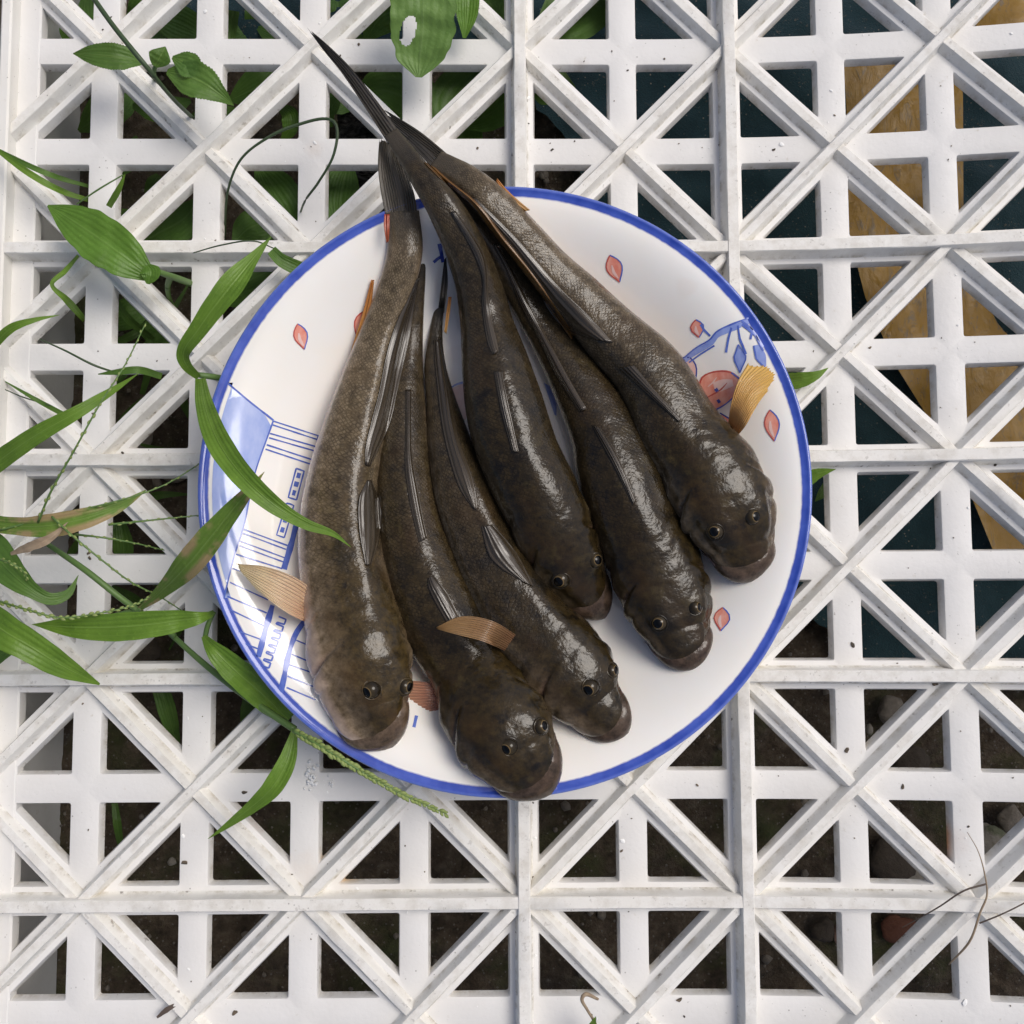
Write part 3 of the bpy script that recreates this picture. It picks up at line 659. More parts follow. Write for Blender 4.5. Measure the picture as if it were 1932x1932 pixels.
for pts, ww in (([cq(1818, 555), cq(1795, 690), cq(1770, 790)], 5), ([cq(1705, 1000), cq(1668, 1150), cq(1620, 1315)], 11), ([cq(1555, 1520), cq(1520, 1640), cq(1475, 1815)], 10),
                ([cq(1745, 1600), cq(1690, 1680), cq(1650, 1790), cq(1615, 1960), cq(1600, 2020)], 10)):
    dec_line('painted_post', pts, ww, MAT['blue_line'])
zz_ = []
for i in range(7):
    f = i/6.5; bx, by = 1610-95*f, 1590+270*f
    zz_ += [cq(bx-20, by-5), cq(bx+22, by+12), cq(bx+12, by+40), cq(bx-28, by+28)]
p_ = dec_line('painted_battlement', zz_, 3.2, MAT['blue_line'], n=140, sm=False)
for q in ([(1690, 740), (1735, 755), (1692, 920), (1645, 905)], [(1635, 938), (1677, 948), (1622, 1135), (1578, 1120)]):
    dec_line('window_outline', [cq(*x) for x in q + [q[0]]][:3], 3, MAT['blue_line']); dec_line('window_outline', [cq(*x) for x in (q[2], q[3], q[0])], 3, MAT['blue_line'])
    for f in (0.2, 0.5, 0.8):
        a = np.array(q[0])*(1-f)+np.array(q[3])*f; b = np.array(q[1])*(1-f)+np.array(q[2])*f; c_ = (a+b)/2; d = (np.array(q[3])-np.array(q[0])); d = d/np.linalg.norm(d)*15
        dec_line('painted_pane', [cq(*(c_-d)), cq(*(c_+d))], 8, MAT['blue_line'])
dec_line('painted_mark', [(829, 460), (832, 475), (836, 495)], 7, MAT['blue_dark']); dec_line('painted_mark', [(818, 495), (826, 488), (836, 482)], 6, MAT['blue_dark']); dec_line('painted_mark', [(783, 378), (790, 386)], 10, MAT['blue_dark'])
dec_line('painted_mark', [(786, 1350), (781, 1372)], 6, MAT['blue_line']); dec_line('painted_mark', [(630, 1352), (640, 1372), (648, 1385)], 4, MAT['blue_dark'])
dec_fill('painted_petal', [(848, 735), (850, 765), (862, 800)], [(875, 722), (880, 760), (880, 790)], MAT['pink_pale']); dec_line('petal_outline', [(846, 737), (858, 726), (876, 721)], 4, MAT['blue_pale'])
dec_fill('painted_leaf', [(1026, 722), (1036, 752), (1046, 782)], [(1050, 735), (1050, 760), (1050, 785)], MAT['blue_pale'])

# ------------------------------------------------------------------ fish
ALLV, ALLF = [], []
class Fish: pass
def floor_z(q):
    r = math.hypot(q[0]-PC[0], q[1]-PC[1])
    return float(plate_z(r)) if r < 0.97*PR else RIMZ
NST, NRG = 300, 72
def make_fish(label, pts, roll, HL, tint, belly, tailflat=0.8, tail=0.3):
    """pts: (u, v, half width px, lift m) from snout to tail base"""
    pts = np.array(pts, float); F_ = Fish()
    s1 = np.linalg.norm(pts[1,:2]-pts[0,:2])
    p = resample(pts[:, :2], NST)
    dd = np.r_[0, np.cumsum(np.linalg.norm(np.diff(pts[:,:2], axis=0), axis=1))]
    s = np.r_[0, np.cumsum(np.linalg.norm(np.diff(p, axis=0), axis=1))]
    # cluster the stations at the snout
    tt = np.linspace(0, 1, NST)**1.35*s[-1]
    p = np.stack([np.interp(tt, s, p[:,k_]) for k_ in range(2)], 1); s = tt
    prof2 = resample(np.stack([dd, np.zeros(len(dd)), pts[:,2], pts[:,3]], 1), 400)
    hw = np.interp(s, prof2[:,0], prof2[:,2]); lift = np.interp(s, prof2[:,0], prof2[:,3])
    x = np.clip(s/s1, 0, 1); hw1 = pts[1,2]
    hw = np.where(s < s1, hw1*(1-(1-x)**2.0)**0.62, hw)
    L = s[-1]; sN = s/HL
    # the upper head stops short of the lower jaw
    hwj = hw.copy(); gap = 16.0*(HL/220)
    s_in = s + gap*(1 - smoothstep(0, 0.62*HL, s))
    ctr_in = np.stack([np.interp(s_in, s, p[:,k_]) for k_ in range(2)], 1)
    xh = np.clip(s/(s1*1.05), 0, 1)
    hw = np.where(s < s1*1.05, np.interp(s1*1.05, s, hw)*(1-(1-xh)**2.0)**0.66, hw)*(1 - 0.10*(1-smoothstep(0.2*HL, 0.7*HL, s)))
    pj = p.copy(); p = ctr_in
    hf = (1 - 0.70*smoothstep(0.91*L, L, s))*np.interp(sN, [0, 0.3, 0.9, 1.6, 3.0, L/HL], [0.46, 0.54, 0.74, 0.84, 0.92, tailflat])
    cen = []; W = hw*px(0.035); H = W*hf
    for i in range(NST):
        z = 0.03
        for _ in range(4):
            q = P(p[i,0], p[i,1], z); z = floor_z(q) + H[i]*0.97 + lift[i]
        cen.append(P(p[i,0], p[i,1], z))
    cen = np.array(cen)
    # steady the height along the body
    kz = np.convolve(np.pad(cen[:,2], 10, mode='edge'), np.ones(21)/21, 'valid'); cen = np.array([P(p[i,0], p[i,1], kz[i]) for i in range(NST)])
    # droop of the snout: keep the mouth low
    T = np.gradient(cen, axis=0); T /= np.linalg.norm(T, axis=1)[:,None]
    V = []; uv = []; th_ = []; sn_ = []; gi_ = []; te_ = []
    arc = np.r_[0, np.cumsum(np.linalg.norm(np.diff(cen, axis=0), axis=1))]*1000
    rl = np.radians(np.interp(sN, [0, 1, 2.5, L/HL], roll))
    F_.E = []; sd_ = (hash(label) % 97)*0 + len(label)*1.37
    for i in range(NST):
        e = np.cross(T[i], (0, 0, 1)); e /= np.linalg.norm(e); up = np.cross(e, T[i]); F_.E.append((e, up))
        for j in range(NRG):
            ph = 2*math.pi*j/NRG; th = (ph - rl[i] + math.pi) % (2*math.pi) - math.pi; at = abs(th)
            cs, sn = math.cos(ph), math.sin(ph)
            ex = 2/2.25
            X = math.copysign(abs(sn)**ex, sn); Y = math.copysign(abs(cs)**ex, cs)
            g_ = lambda a, b, c: math.exp(-((a-b)/c)**2)
            q = sN[i]; d = 0.0
            side = float(smoothstep(0.5, 1.0, at))
            gl = 0.93 - 0.20*min(max(at-.6, 0), 1.3)
            d += 0.035*g_(q, gl-.2, 0.22)*g_(at, 1.35, 0.55)
            gw = g_(q, gl+.02, 0.024)*side; d -= 0.10*gw; gi_.append(gw*float(smoothstep(0.9, 1.5, at))); te_.append(float(smoothstep(0.90, 0.995, s[i]/L)))
            d += 0.045*g_(q, gl-0.07, 0.05)*side
            d += 0.060*g_(q, gl+.22, 0.10)*g_(at, 1.5, 0.5)
            d -= 0.035*g_(q, gl+.42, 0.035)*float(smoothstep(0.9, 1.3, at))
            d -= 0.07*g_(q, 0.40, 0.24)*g_(at, 1.02, 0.18)
            d += 0.030*g_(q, 0.50, 0.20)*g_(at, 1.5, 0.30)
            d += 0.04*g_(q, 0.50, 0.13)*g_(at, 0.62, 0.22)                     # orbital ridge
            d -= 0.045*g_(q, 0.47, 0.16)*g_(at, 0.0, 0.22)                     # between the eyes
            d += 0.015*g_(q, 0.075, 0.045) - 0.05*g_(q, 0.19, 0.05)*g_(at, 0.5, 0.7)
            d -= 0.030*g_(q, 0.30, 0.05)*g_(at, 0.85, 0.3)
            d += 0.050*g_(at, 0.0, 0.24)*float(smoothstep(0.9, 1.5, q)) - 0.02*g_(at, 0.55, 0.2)*float(smoothstep(0.9, 1.5, q))
            d -= 0.040*g_(q, gl-.30+.10*at, 0.022)*float(smoothstep(0.75, 1.0, at))
            d -= 0.018*g_(at, 1.45, 0.10)*float(smoothstep(1.5, 2.2, q))       # mid-flank furrow
            vv = Vector((arc[i]*0.12, th*2.0, sd_)); d += 0.012*noise.noise(vv) + ((0.016*noise.noise(vv*2.7) + 0.007*noise.noise(vv*7)) if q < 1.4 else 0.004*noise.noise(vv*2.7))
            V.append(cen[i] + (1+d)*(e*W[i]*X + up*H[i]*Y))
            uv.append((arc[i], th*9.0)); th_.append(at/math.pi); sn_.append(q)
    V.append(cen[0]); V.append(cen[-1]); nv = len(V)-2
    uv += [(0, 0), (arc[-1], 0)]; th_ += [0.3, 0.3]; sn_ += [0, L/HL]; gi_ += [0, 0]; te_ += [0, 1]
    Fc = [tuple(reversed(f)) for f in grid_faces(NST, NRG, True)]
    Fc += [(nv, j, (j+1) % NRG) for j in range(NRG)] + [(nv+1, (NST-1)*NRG+(j+1) % NRG, (NST-1)*NRG+j) for j in range(NRG)]
    V = np.array(V)
    root = thing('fish', label, 'fish', (cen[NST//3][0], cen[NST//3][1], floor_z(cen[NST//3])), 'gobies lying on the plate')
    b = obj('body', V, Fc, MAT['skin'], root, smooth=True, uv=uv, attrs={'th': th_, 'sn': sn_, 'gill': gi_, 'te': te_}); b['tint'] = float(tint); b['belly'] = float(belly); b['tail'] = float(tail)
    bmx = bmesh.new(); bmx.from_mesh(b.data); bmesh.ops.recalc_face_normals(bmx, faces=bmx.faces); bmx.to_mesh(b.data); bmx.free()
    base = sum(len(a) for a in ALLV); ALLV.append(V); ALLF.extend([tuple(i_+base for i_ in f) for f in Fc])
    F_.root = root; F_.cen = cen; F_.W = W; F_.H = H; F_.sN = sN; F_.bvh = BVHTree.FromPolygons([Vector(v) for v in V], Fc); F_.tint = tint; F_.belly = belly
    F_.rl = rl; F_.T = T; F_.p = p
    # lower jaw: crescent ahead of and below the snout
    nj = 40; V = []; uvj = []; thj = []; snj = []
    idx = np.unique(np.round(np.linspace(0, np.searchsorted(sN, 0.50), nj)).astype(int)); nj = len(idx)
    for a in range(nj):
        i = min(int(idx[a]), NST-1); f = a/(nj-1)
        e, up = F_.E[i]; zc_ = cen[i][2] - H[i]*(0.0 + 0.50*f) - 0.0004; c_ = P(pj[i,0], pj[i,1], zc_)
        ww = max(hwj[i]*px(0.035)*(1.0 - 0.06*f), 0.0004); hh = max(ww*0.50, 0.0004)
        for j in range(28):
            ph = 2*math.pi*j/28; cs, sn = math.cos(ph), math.sin(ph)
            X = math.copysign(abs(sn)**0.8, sn); Y = math.copysign(abs(cs)**0.8, cs)
            V.append(c_ + e*ww*X + np.array([0,0,1])*hh*Y); uvj.append((idx[a], j)); thj.append(0.3); snj.append(0.2)
    Fj = [tuple(reversed(f)) for f in grid_faces(nj, 28, True)] + [tuple(range(28))]
    iw = int(np.searchsorted(sN, 0.36)); path = []
    for sd in (-1, 1):
        seg_ = []
        for i in range(iw, -1, -2):
            e, up = F_.E[i]; seg_.append(cen[i] - T[i]*(2.2*px(.03)) + e*sd*(W[i]*1.035) - np.array([0, 0, 1])*H[i]*(0.02 + 0.35*(i/iw)**1.5))
        path += seg_ if sd < 0 else seg_[::-1]
    Vl, Fl = tube(np.array(path), 0.00042*np.clip(np.sin(np.linspace(0.12, math.pi-0.12, len(path)))*1.4, 0.2, 1), 8)
    obj('lip', Vl, Fl, MAT['lip_line'], root, smooth=True)
    jo = obj('lower_jaw', V, Fj, MAT['lip'], root, smooth=True, uv=uvj, attrs={'th': thj, 'sn': snj}); jo['tint'] = float(tint); jo['belly'] = float(belly); jo['tail'] = 0.0
    bmx = bmesh.new(); bmx.from_mesh(jo.data); bmesh.ops.recalc_face_normals(bmx, faces=bmx.faces); bmx.to_mesh(jo.data); bmx.free()
    return F_
def hit(bvh, u, v):
    loc, nor, i, d = bvh.ray_cast(Vector(CAMP), Vector(ray(u, v)), 5.0)
    return (np.array(loc), np.array(nor)) if loc is not None else (None, None)
def eye(F_, u, v, rpx, gaze):
    rpx *= 1.14
    loc, nor = hit(F_.bvh, u, v)
    if loc is None:
        loc = P(u, v, F_.cen[10][2]+0.004); nor = np.array([0, 0, 1.0])
    if nor[2] < 0: nor = -nor
    R_ = rpx*px(0.04); c_ = loc - nor*R_*0.52
    # gaze in picture direction + up
    gz = Vector((gaze[0], -gaze[1], gaze[2])).normalized()
    bm = bmesh.new(); bmesh.ops.create_uvsphere(bm, u_segments=32, v_segments=20, radius=R_)
    qt = gz.to_track_quat('Z', 'Y').to_matrix()
    V = [v_.co.copy() for v_ in bm.verts]; F = [[x.index for x in f.verts] for f in bm.faces]; bm.free()
    me_o = obj('eye', np.array([list(x) for x in V]) + c_, F, MAT['eye'], F_.root, origin=c_, smooth=True)
    me_o.rotation_euler = qt.to_euler()
    # lid: skin ring round the eyeball
    nr, ns = 32, 10; Vr = []; n3 = Vector(nor).normalized(); a3 = n3.orthogonal().normalized(); b3 = n3.cross(a3)
    rc = R_*0.97
    for i in range(nr):
        a = 2*math.pi*i/nr; d3 = a3*math.cos(a) + b3*math.sin(a)
        rr = R_*0.15*(1+0.35*math.sin(a*2+u))
        for j in range(ns):
            bb = 2*math.pi*j/ns; q = Vector(c_) + n3*(R_*0.34) + d3*(rc + rr*math.cos(bb)) + n3*rr*0.9*math.sin(bb); Vr.append(list(q))
    Fr = [tuple((i % nr)*ns + j for i, j in ((i, j), (i, (j+1) % ns), (i+1, (j+1) % ns), (i+1, j))) for i in range(nr) for j in range(ns)]
    lo = obj('eyelid', Vr, Fr, MAT['skin'], F_.root, smooth=True, uv=[(0, 0)]*len(Vr), attrs={'th': [0.2]*len(Vr), 'sn': [0.3]*len(Vr)}); lo['tint'] = F_.tint*1.0; lo['belly'] = 0.0; lo['tail'] = 0.0
def ribbon(name, L, R, mat, parent, zl, zr=None, Mid=None, n=40, m=40, ridges=10, amp=0.00025, thick=0.00035, jag=0.0, lift=None, bvh=None, crown=0.0, seed=0, root=None, rl=0.36):
    """fin: rays run along the two edges L and R (u,v[,z]); the z list is resampled with them"""
    def ed(E, z):
        E = np.array(E, float)
        if bvh is None: z = [x - 0.0058 for x in z]
        zz = np.interp(np.linspace(0, 1, len(E)), np.linspace(0, 1, len(z)), z)
        return resample(np.c_[E, zz], 120, len(E) > 2)
    A = ed(L, zl); B = ed(R, zr or zl); Q = ed(Mid, zl) if Mid is not None else None
    rng = np.random.RandomState(seed); kr = rng.rand(ridges+2); fr = np.linspace(0, ridges, m); ln = 1 - jag*(np.interp(fr, np.arange(ridges+2), kr) + 0.35*np.abs(np.sin(np.pi*fr)) + 0.03*rng.rand(m))
    top = np.zeros((n, m, 3)); uv = []; prevz = None
    for j in range(m):
        a = j/(m-1)
        for i in range(n):
            t = i/(n-1)*ln[j]*119; i0 = min(int(t), 118); f = t-i0
            la = A[i0]*(1-f)+A[i0+1]*f; lb = B[i0]*(1-f)+B[i0+1]*f
            if Q is None: q = la*(1-a)+lb*a
            else:
                lq = Q[i0]*(1-f)+Q[i0+1]*f; q = la*(2*(a-.5)*(a-1)) + lq*(4*a*(1-a)) + lb*(2*a*(a-.5))
            z = q[2]
            if bvh is not None:
                loc, nor = hit(bvh, q[0], q[1])
                if loc is not None: z = loc[2]; prevz = z
                elif prevz is not None: z = prevz
                z += q[2] + crown*math.sin(math.pi*a)
            if root is not None:
                f_ = 1 - float(smoothstep(0.0, rl, i/(n-1)))
                loc, nor = hit(root, q[0], q[1])
                zr_ = (loc[2] - 0.0016) if loc is not None else z - 0.001
                z = z*(1-f_) + min(zr_, z)*f_
            top[i, j] = (q[0], q[1], z); uv.append((i/(n-1), a))
    if bvh is not None:                       # even out the cast heights
        for _ in range(3):
            z = top[:,:,2]; zp = np.pad(z, 1, mode='edge'); top[:,:,2] = np.maximum(z - 0.0004, (zp[:-2,1:-1]+zp[2:,1:-1]+zp[1:-1,:-2]+zp[1:-1,2:]+2*z)/6)
    V = []
    for i in range(n):
        for j in range(m):
            u, v, z = top[i, j]; z += 0.55*amp*math.sin(2*math.pi*ridges*j/(m-1)) + 0.5*amp*noise.noise(Vector((i*.12, j*.25, seed)))
            V.append(P(u, v, z))
    uv = [(i/(n-1), j/(m-1)) for i in range(n) for j in range(m)]
    V = np.array(V); Vb = V - np.array([0, 0, thick]); N_ = n*m
    F = [tuple(reversed(f)) for f in grid_faces(n, m)]; Fb = [tuple(x+N_ for x in reversed(f)) for f in F]
    ring = [j for j in range(m)] + [i*m+m-1 for i in range(1, n)] + [(n-1)*m+j for j in range(m-2, -1, -1)] + [i*m for i in range(n-2, 0, -1)]
    S_ = [(ring[x], ring[(x+1) % len(ring)], ring[(x+1) % len(ring)]+N_, ring[x]+N_) for x in range(len(ring))]
    return obj(name, np.r_[V, Vb], F + Fb + S_, mat, parent, smooth=True, uv=uv+uv)

mm = 0.001
f1 = make_fish('leftmost fish, paler and spotted, with a raised yellow side fin over the painted town',
    [(739,1411,0,0), (700,1344,76,0), (687,1285,90,0), (678,1235,95,1*mm), (667,1181,92,1*mm), (649,1086,84,2*mm), (640,1003,78,2*mm), (646,913,70,2*mm), (668,814,62,2*mm), (689,735,54,2*mm), (718,634,42,1*mm), (747,545,36,0), (764,472,35,0), (759,400,33,0)],
    [30, 34, 26, 10], 225, 1.25, 1.15, 0.55, 0.8)
f2 = make_fish('second fish from the left, hanging its broad head over the bottom rim of the plate',
    [(1040,1498,0,0), (981,1428,80,0), (932,1352,92,0), (888,1261,82,-1*mm), (838,1175,84,-1*mm), (800,1080,75,-1*mm), (773,980,65,-1*mm), (762,880,56,-1*mm), (761,780,47,-1*mm), (768,690,33,-1*mm), (780,600,21,-2*mm), (791,520,13,-2*mm), (798,455,7,-1*mm)],
    [15, 14, 8, 5], 220, 0.80, 0.45, 0.7)
f3 = make_fish('third fish from the left, its brown side fin folded across the second fish',
    [(1185,1383,0,1*mm), (1128,1338,60,1*mm), (1090,1290,83,2*mm), (1053,1241,88,2*mm), (1000,1180,80,2*mm), (953,1110,72,2*mm), (908,1020,64,2*mm), (873,930,57,2*mm), (849,840,45,1*mm), (833,760,31,1*mm), (821,690,22,0), (823,620,13,0), (832,565,8,-1*mm)],
    [30, 34, 25, 15], 195, 0.70, 0.6, 0.7)
f4 = make_fish('middle fish with the longest tail, reaching far past the rim',
    [(1142,1166,0,5*mm), (1098,1102,56,5*mm), (1060,1033,71,5*mm), (1023,951,79,5*mm), (981,862,79,4*mm), (955,780,78,4*mm), (936,695,68,4*mm), (918,610,53,4*mm), (903,540,46,5*mm), (876,465,40,7*mm), (838,392,33,9*mm), (797,335,24,8*mm), (764,287,19,7*mm), (738,250,14,7*mm)],
    [8, 8, 6, 30], 200, 0.62, 0.4, 0.7)
f5 = make_fish('fish lying between the middle fish and the rightmost fish, snout on the white plate',
    [(1318,1259,0,0), (1284,1202,64,0), (1262,1140,83,0), (1238,1075,88,0), (1202,990,86,0), (1168,900,82,0), (1138,812,70,0), (1092,726,56,0), (1048,655,44,0), (999,578,35,0), (947,495,30,-1*mm), (893,415,22,0), (842,340,14,2*mm)],
    [12, 6, -8, -12], 205, 0.62, 0.35, 0.7)
f6 = make_fish('rightmost fish, brownest, with a golden side fin fanned out beside the pink blossom',
    [(1421,1097,0,0), (1402,1041,66,0), (1377,972,88,1*mm), (1336,893,92,1*mm), (1283,818,84,2*mm), (1228,710,71,3*mm), (1142,620,58,3*mm), (1091,563,50,3*mm), (1041,513,44,3*mm), (986,448,39,3*mm), (932,387,35,4*mm), (880,339,29,4*mm), (822,301,21,3*mm)],
    [2, 0, -22, -30], 215, 0.80, 0.8, 0.7, 0.95)
ALL = BVHTree.FromPolygons([Vector(v) for a in ALLV for v in a], ALLF)

for F_, u, v, r, gz in ((f1, 702, 1302, 16.5, (-.55, .35, .75)), (f1, 767, 1296, 14, (.85, .1, .5)), (f2, 962, 1410, 15, (-.5, .35, .78)), (f2, 1022, 1371, 14, (.75, -.2, .6)),
                        (f3, 1116, 1297, 16, (-.35, .40, .85)), (f3, 1157, 1264, 13, (.8, -.1, .55)), (f4, 1059, 1097, 15.5, (-.4, .35, .82)), (f4, 1125, 1059, 14.5, (.55, 0, .8)),
                        (f5, 1243, 1177, 14.5, (-.35, .15, .9)), (f5, 1312, 1147, 13, (.75, -.1, .6)), (f6, 1350, 1005, 14.5, (-.4, .15, .88)), (f6, 1420, 977, 15, (.55, 0, .8))):
    eye(F_, u, v, r, gz)

# dorsal fins folded down along the backs
DZ = [0.0002, 0.0006, 0.0002]
def dorsal(F_, L, R, seed, ridges=5, crown=0.0008, mat='dors'):
    L = np.array(L, float); R = np.array(R, float); L, R = R + (L-R)*1.22, L + (R-L)*1.22
    ribbon('dorsal_fin', L, R, MAT[mat], F_.root, DZ, n=60, m=26, ridges=ridges, amp=0.00009, thick=0.0008, bvh=ALL, crown=crown, seed=seed)
dorsal(f1, [(694,906),(684,940),(683,1000),(691,1066)], [(700,906),(711,950),(710,1010),(699,1066)], 1)
dorsal(f1, [(787,525),(770,568),(755,604),(738,654),(720,740),(706,795),(693,848),(690,876)], [(791,522),(781,566),(770,626),(763,654),(746,729),(730,798),(712,845),(697,880)], 2, 8)
dorsal(f2, [(766,735),(767,814),(769,893),(777,953),(793,1022)], [(774,735),(776,850),(788,933),(795,975),(804,1016)], 3, 3)
dorsal(f2, [(808,1090),(811,1105),(827,1138),(846,1172)], [(816,1086),(826,1100),(842,1124),(863,1164)], 4)
dorsal(f3, [(820,640),(824,690),(829,735),(837,794),(853,864),(872,923),(892,958)], [(830,640),(838,690),(845,735),(861,824),(884,893),(893,930),(899,962)], 5, 6)
dorsal(f3, [(911,993),(928,1044),(950,1068),(985,1096)], [(926,990),(950,1022),(972,1050),(1003,1104)], 6)
dorsal(f4, [(850,400),(880,447),(901,488),(912,530),(913,580),(923,646),(931,668)], [(858,398),(892,447),(912,485),(919,546),(928,612),(934,640),(939,664)], 7, 6)
dorsal(f4, [(934,700),(941,740),(950,784),(968,852)], [(945,700),(952,740),(962,787),(977,853)], 8, 4)
dorsal(f5, [(930,460),(957,510),(985,575),(1019,639),(1055,712),(1095,776)], [(940,462),(970,520),(1005,590),(1034,645),(1080,731),(1105,772)], 9, 5)
dorsal(f5, [(1119,803),(1142,844),(1165,888),(1195,952)], [(1130,806),(1158,850),(1180,898),(1199,946)], 10, 4)
dorsal(f6, [(878,372),(946,447),(1012,536),(1069,612),(1120,640)], [(895,374),(970,450),(1052,546),(1100,595),(1150,645)], 11, 6)
dorsal(f6, [(1172,694),(1219,738),(1261,777),(1281,796)], [(1192,690),(1234,738),(1271,777),(1285,792)], 12, 4)
# tail fins
zt = lambda F_, *d: [F_.cen[-1][2] + 0.0058 + x for x in d]
ribbon('tail_fin', [(733,430),(719,365),(713,310),(716,258)], [(788,430),(783,372),(766,322),(744,268)], MAT['caud'], f1.root, zl=zt(f1, 0, 0.0002, 0.0006, 0.001), n=40, m=96, ridges=14, amp=0.00016, jag=0.06, seed=1)
ribbon('tail_fin', [(733,272),(692,208),(645,138),(605,88),(578,50)], [(757,252),(714,194),(664,130),(622,88),(580,52)], MAT['caud_dark'], f4.root, zl=zt(f4, 0, -0.0003, -0.001, -0.002, -0.003), n=60, m=40, ridges=5, amp=0.0004, jag=0.10, seed=2)
ribbon('tail_fin', [(834,312),(775,270),(735,235),(706,205)], [(846,292),(795,250),(758,226),(722,205)], MAT['caud_dark'], f6.root, zl=zt(f6, 0, -0.0004, -0.001, -0.0014), n=40, m=56, ridges=7, amp=0.0003, jag=0.14, seed=3)
ribbon('tail_fin', [(826,590),(832,540),(838,490)], [(838,590),(845,535),(842,485)], MAT['caud_dark'], f3.root, root=f3.bvh, zl=[0.031, 0.033, 0.037], n=24, m=30, ridges=4, seed=4)
ribbon('tail_fin', [(793,475),(796,440),(797,410)], [(803,475),(804,440),(802,410)], MAT['caud_dark'], f2.root, root=f2.bvh, zl=[0.028, 0.031, 0.034], n=24, m=24, ridges=3, seed=5)
ribbon('tail_fin', [(835,340),(800,300),(765,262)], [(850,328),(815,290),(775,255)], MAT['caud_dark'], f5.root, root=f5.bvh, zl=[0.043, 0.043, 0.043], n=24, m=24, ridges=3, seed=6)
# side fins
ribbon('pectoral_fin', [(618,1136),(560,1091),(500,1069),(442,1064)], [(592,1180),(548,1160),(510,1134),(478,1108)], MAT['pect'], f1.root, root=f1.bvh, zl=[0.036, 0.043, 0.045, 0.043], Mid=[(606,1158),(545,1122),(490,1092),(444,1068)], n=40, m=88, ridges=11, amp=0.0003, jag=0.05, seed=7)
ribbon('pectoral_fin', [(985,1206),(930,1172),(870,1163),(822,1184)], [(962,1232),(908,1209),(865,1198),(824,1187)], MAT['pect_brown'], f3.root, root=f3.bvh, zl=[0.050, 0.0535, 0.0525, 0.050], n=40, m=80, ridges=10, amp=0.00022, seed=8)
ribbon('pectoral_fin', [(1373,808),(1380,760),(1392,720),(1412,684)], [(1386,828),(1405,806),(1420,780),(1436,752)], MAT['pect_gold'], f6.root, root=f6.bvh, zl=[0.036, 0.042, 0.043, 0.041], Mid=[(1379,818),(1396,774),(1420,731),(1464,702)], n=44, m=120, ridges=15, amp=0.0003, jag=0.08, seed=9)
ribbon('pectoral_fin', [(822,1290),(795,1286),(770,1284),(752,1284)], [(828,1338),(805,1348),(780,1352),(760,1354)], MAT['pect_pink'], f2.root, root=f2.bvh, zl=[0.030, 0.029, 0.028], n=24, m=96, ridges=12, amp=0.0002, seed=10)
# anal fins showing as slivers
ribbon('anal_fin', [(700,528),(684,590),(664,655),(648,712)], [(706,528),(698,590),(685,640),(660,690)], MAT['anal'], f1.root, [0.034, 0.031, 0.029, 0.029], n=30, m=16, ridges=2, seed=11)
ribbon('anal_fin', [(938,336),(955,356),(975,375),(1000,396)], [(936,342),(948,362),(965,380),(990,398)], MAT['anal'], f6.root, [0.046, 0.046, 0.045], n=20, m=10, ridges=2, seed=12)
ribbon('anal_fin', [(846,560),(842,590),(838,625)], [(852,560),(848,595),(842,630)], MAT['anal'], f3.root, [0.030, 0.029, 0.028], n=16, m=8, ridges=2, seed=13)

MAT['anal_brown'] = fin_mat('brown_orange_fin', (0.17, 0.080, 0.018), (0.22, 0.105, 0.022), (0.08, 0.038, 0.010), 2, 0.15, 0.3, 0.3)
MAT['anal_red'] = fin_mat('red_fin', (0.50, 0.075, 0.03), (0.42, 0.10, 0.03), (0.30, 0.04, 0.02), 2, 0.25)
ribbon('anal_fin', [(800,306),(832,338),(888,384),(940,455),(988,514),(1034,578),(1078,640)], [(812,308),(846,338),(902,384),(954,450),(1002,508),(1046,570),(1082,632)], MAT['anal_brown'], f6.root, [0.0006, 0.0012, 0.0012, 0.0006], n=60, m=14, ridges=2, thick=0.0008, bvh=ALL, crown=0.0006, seed=14)
ribbon('anal_fin', [(725,404),(724,425),(729,458)], [(735,404),(735,430),(733,455)], MAT['anal_red'], f1.root, [0.0425, 0.0425, 0.0415], n=20, m=10, ridges=2, seed=15)

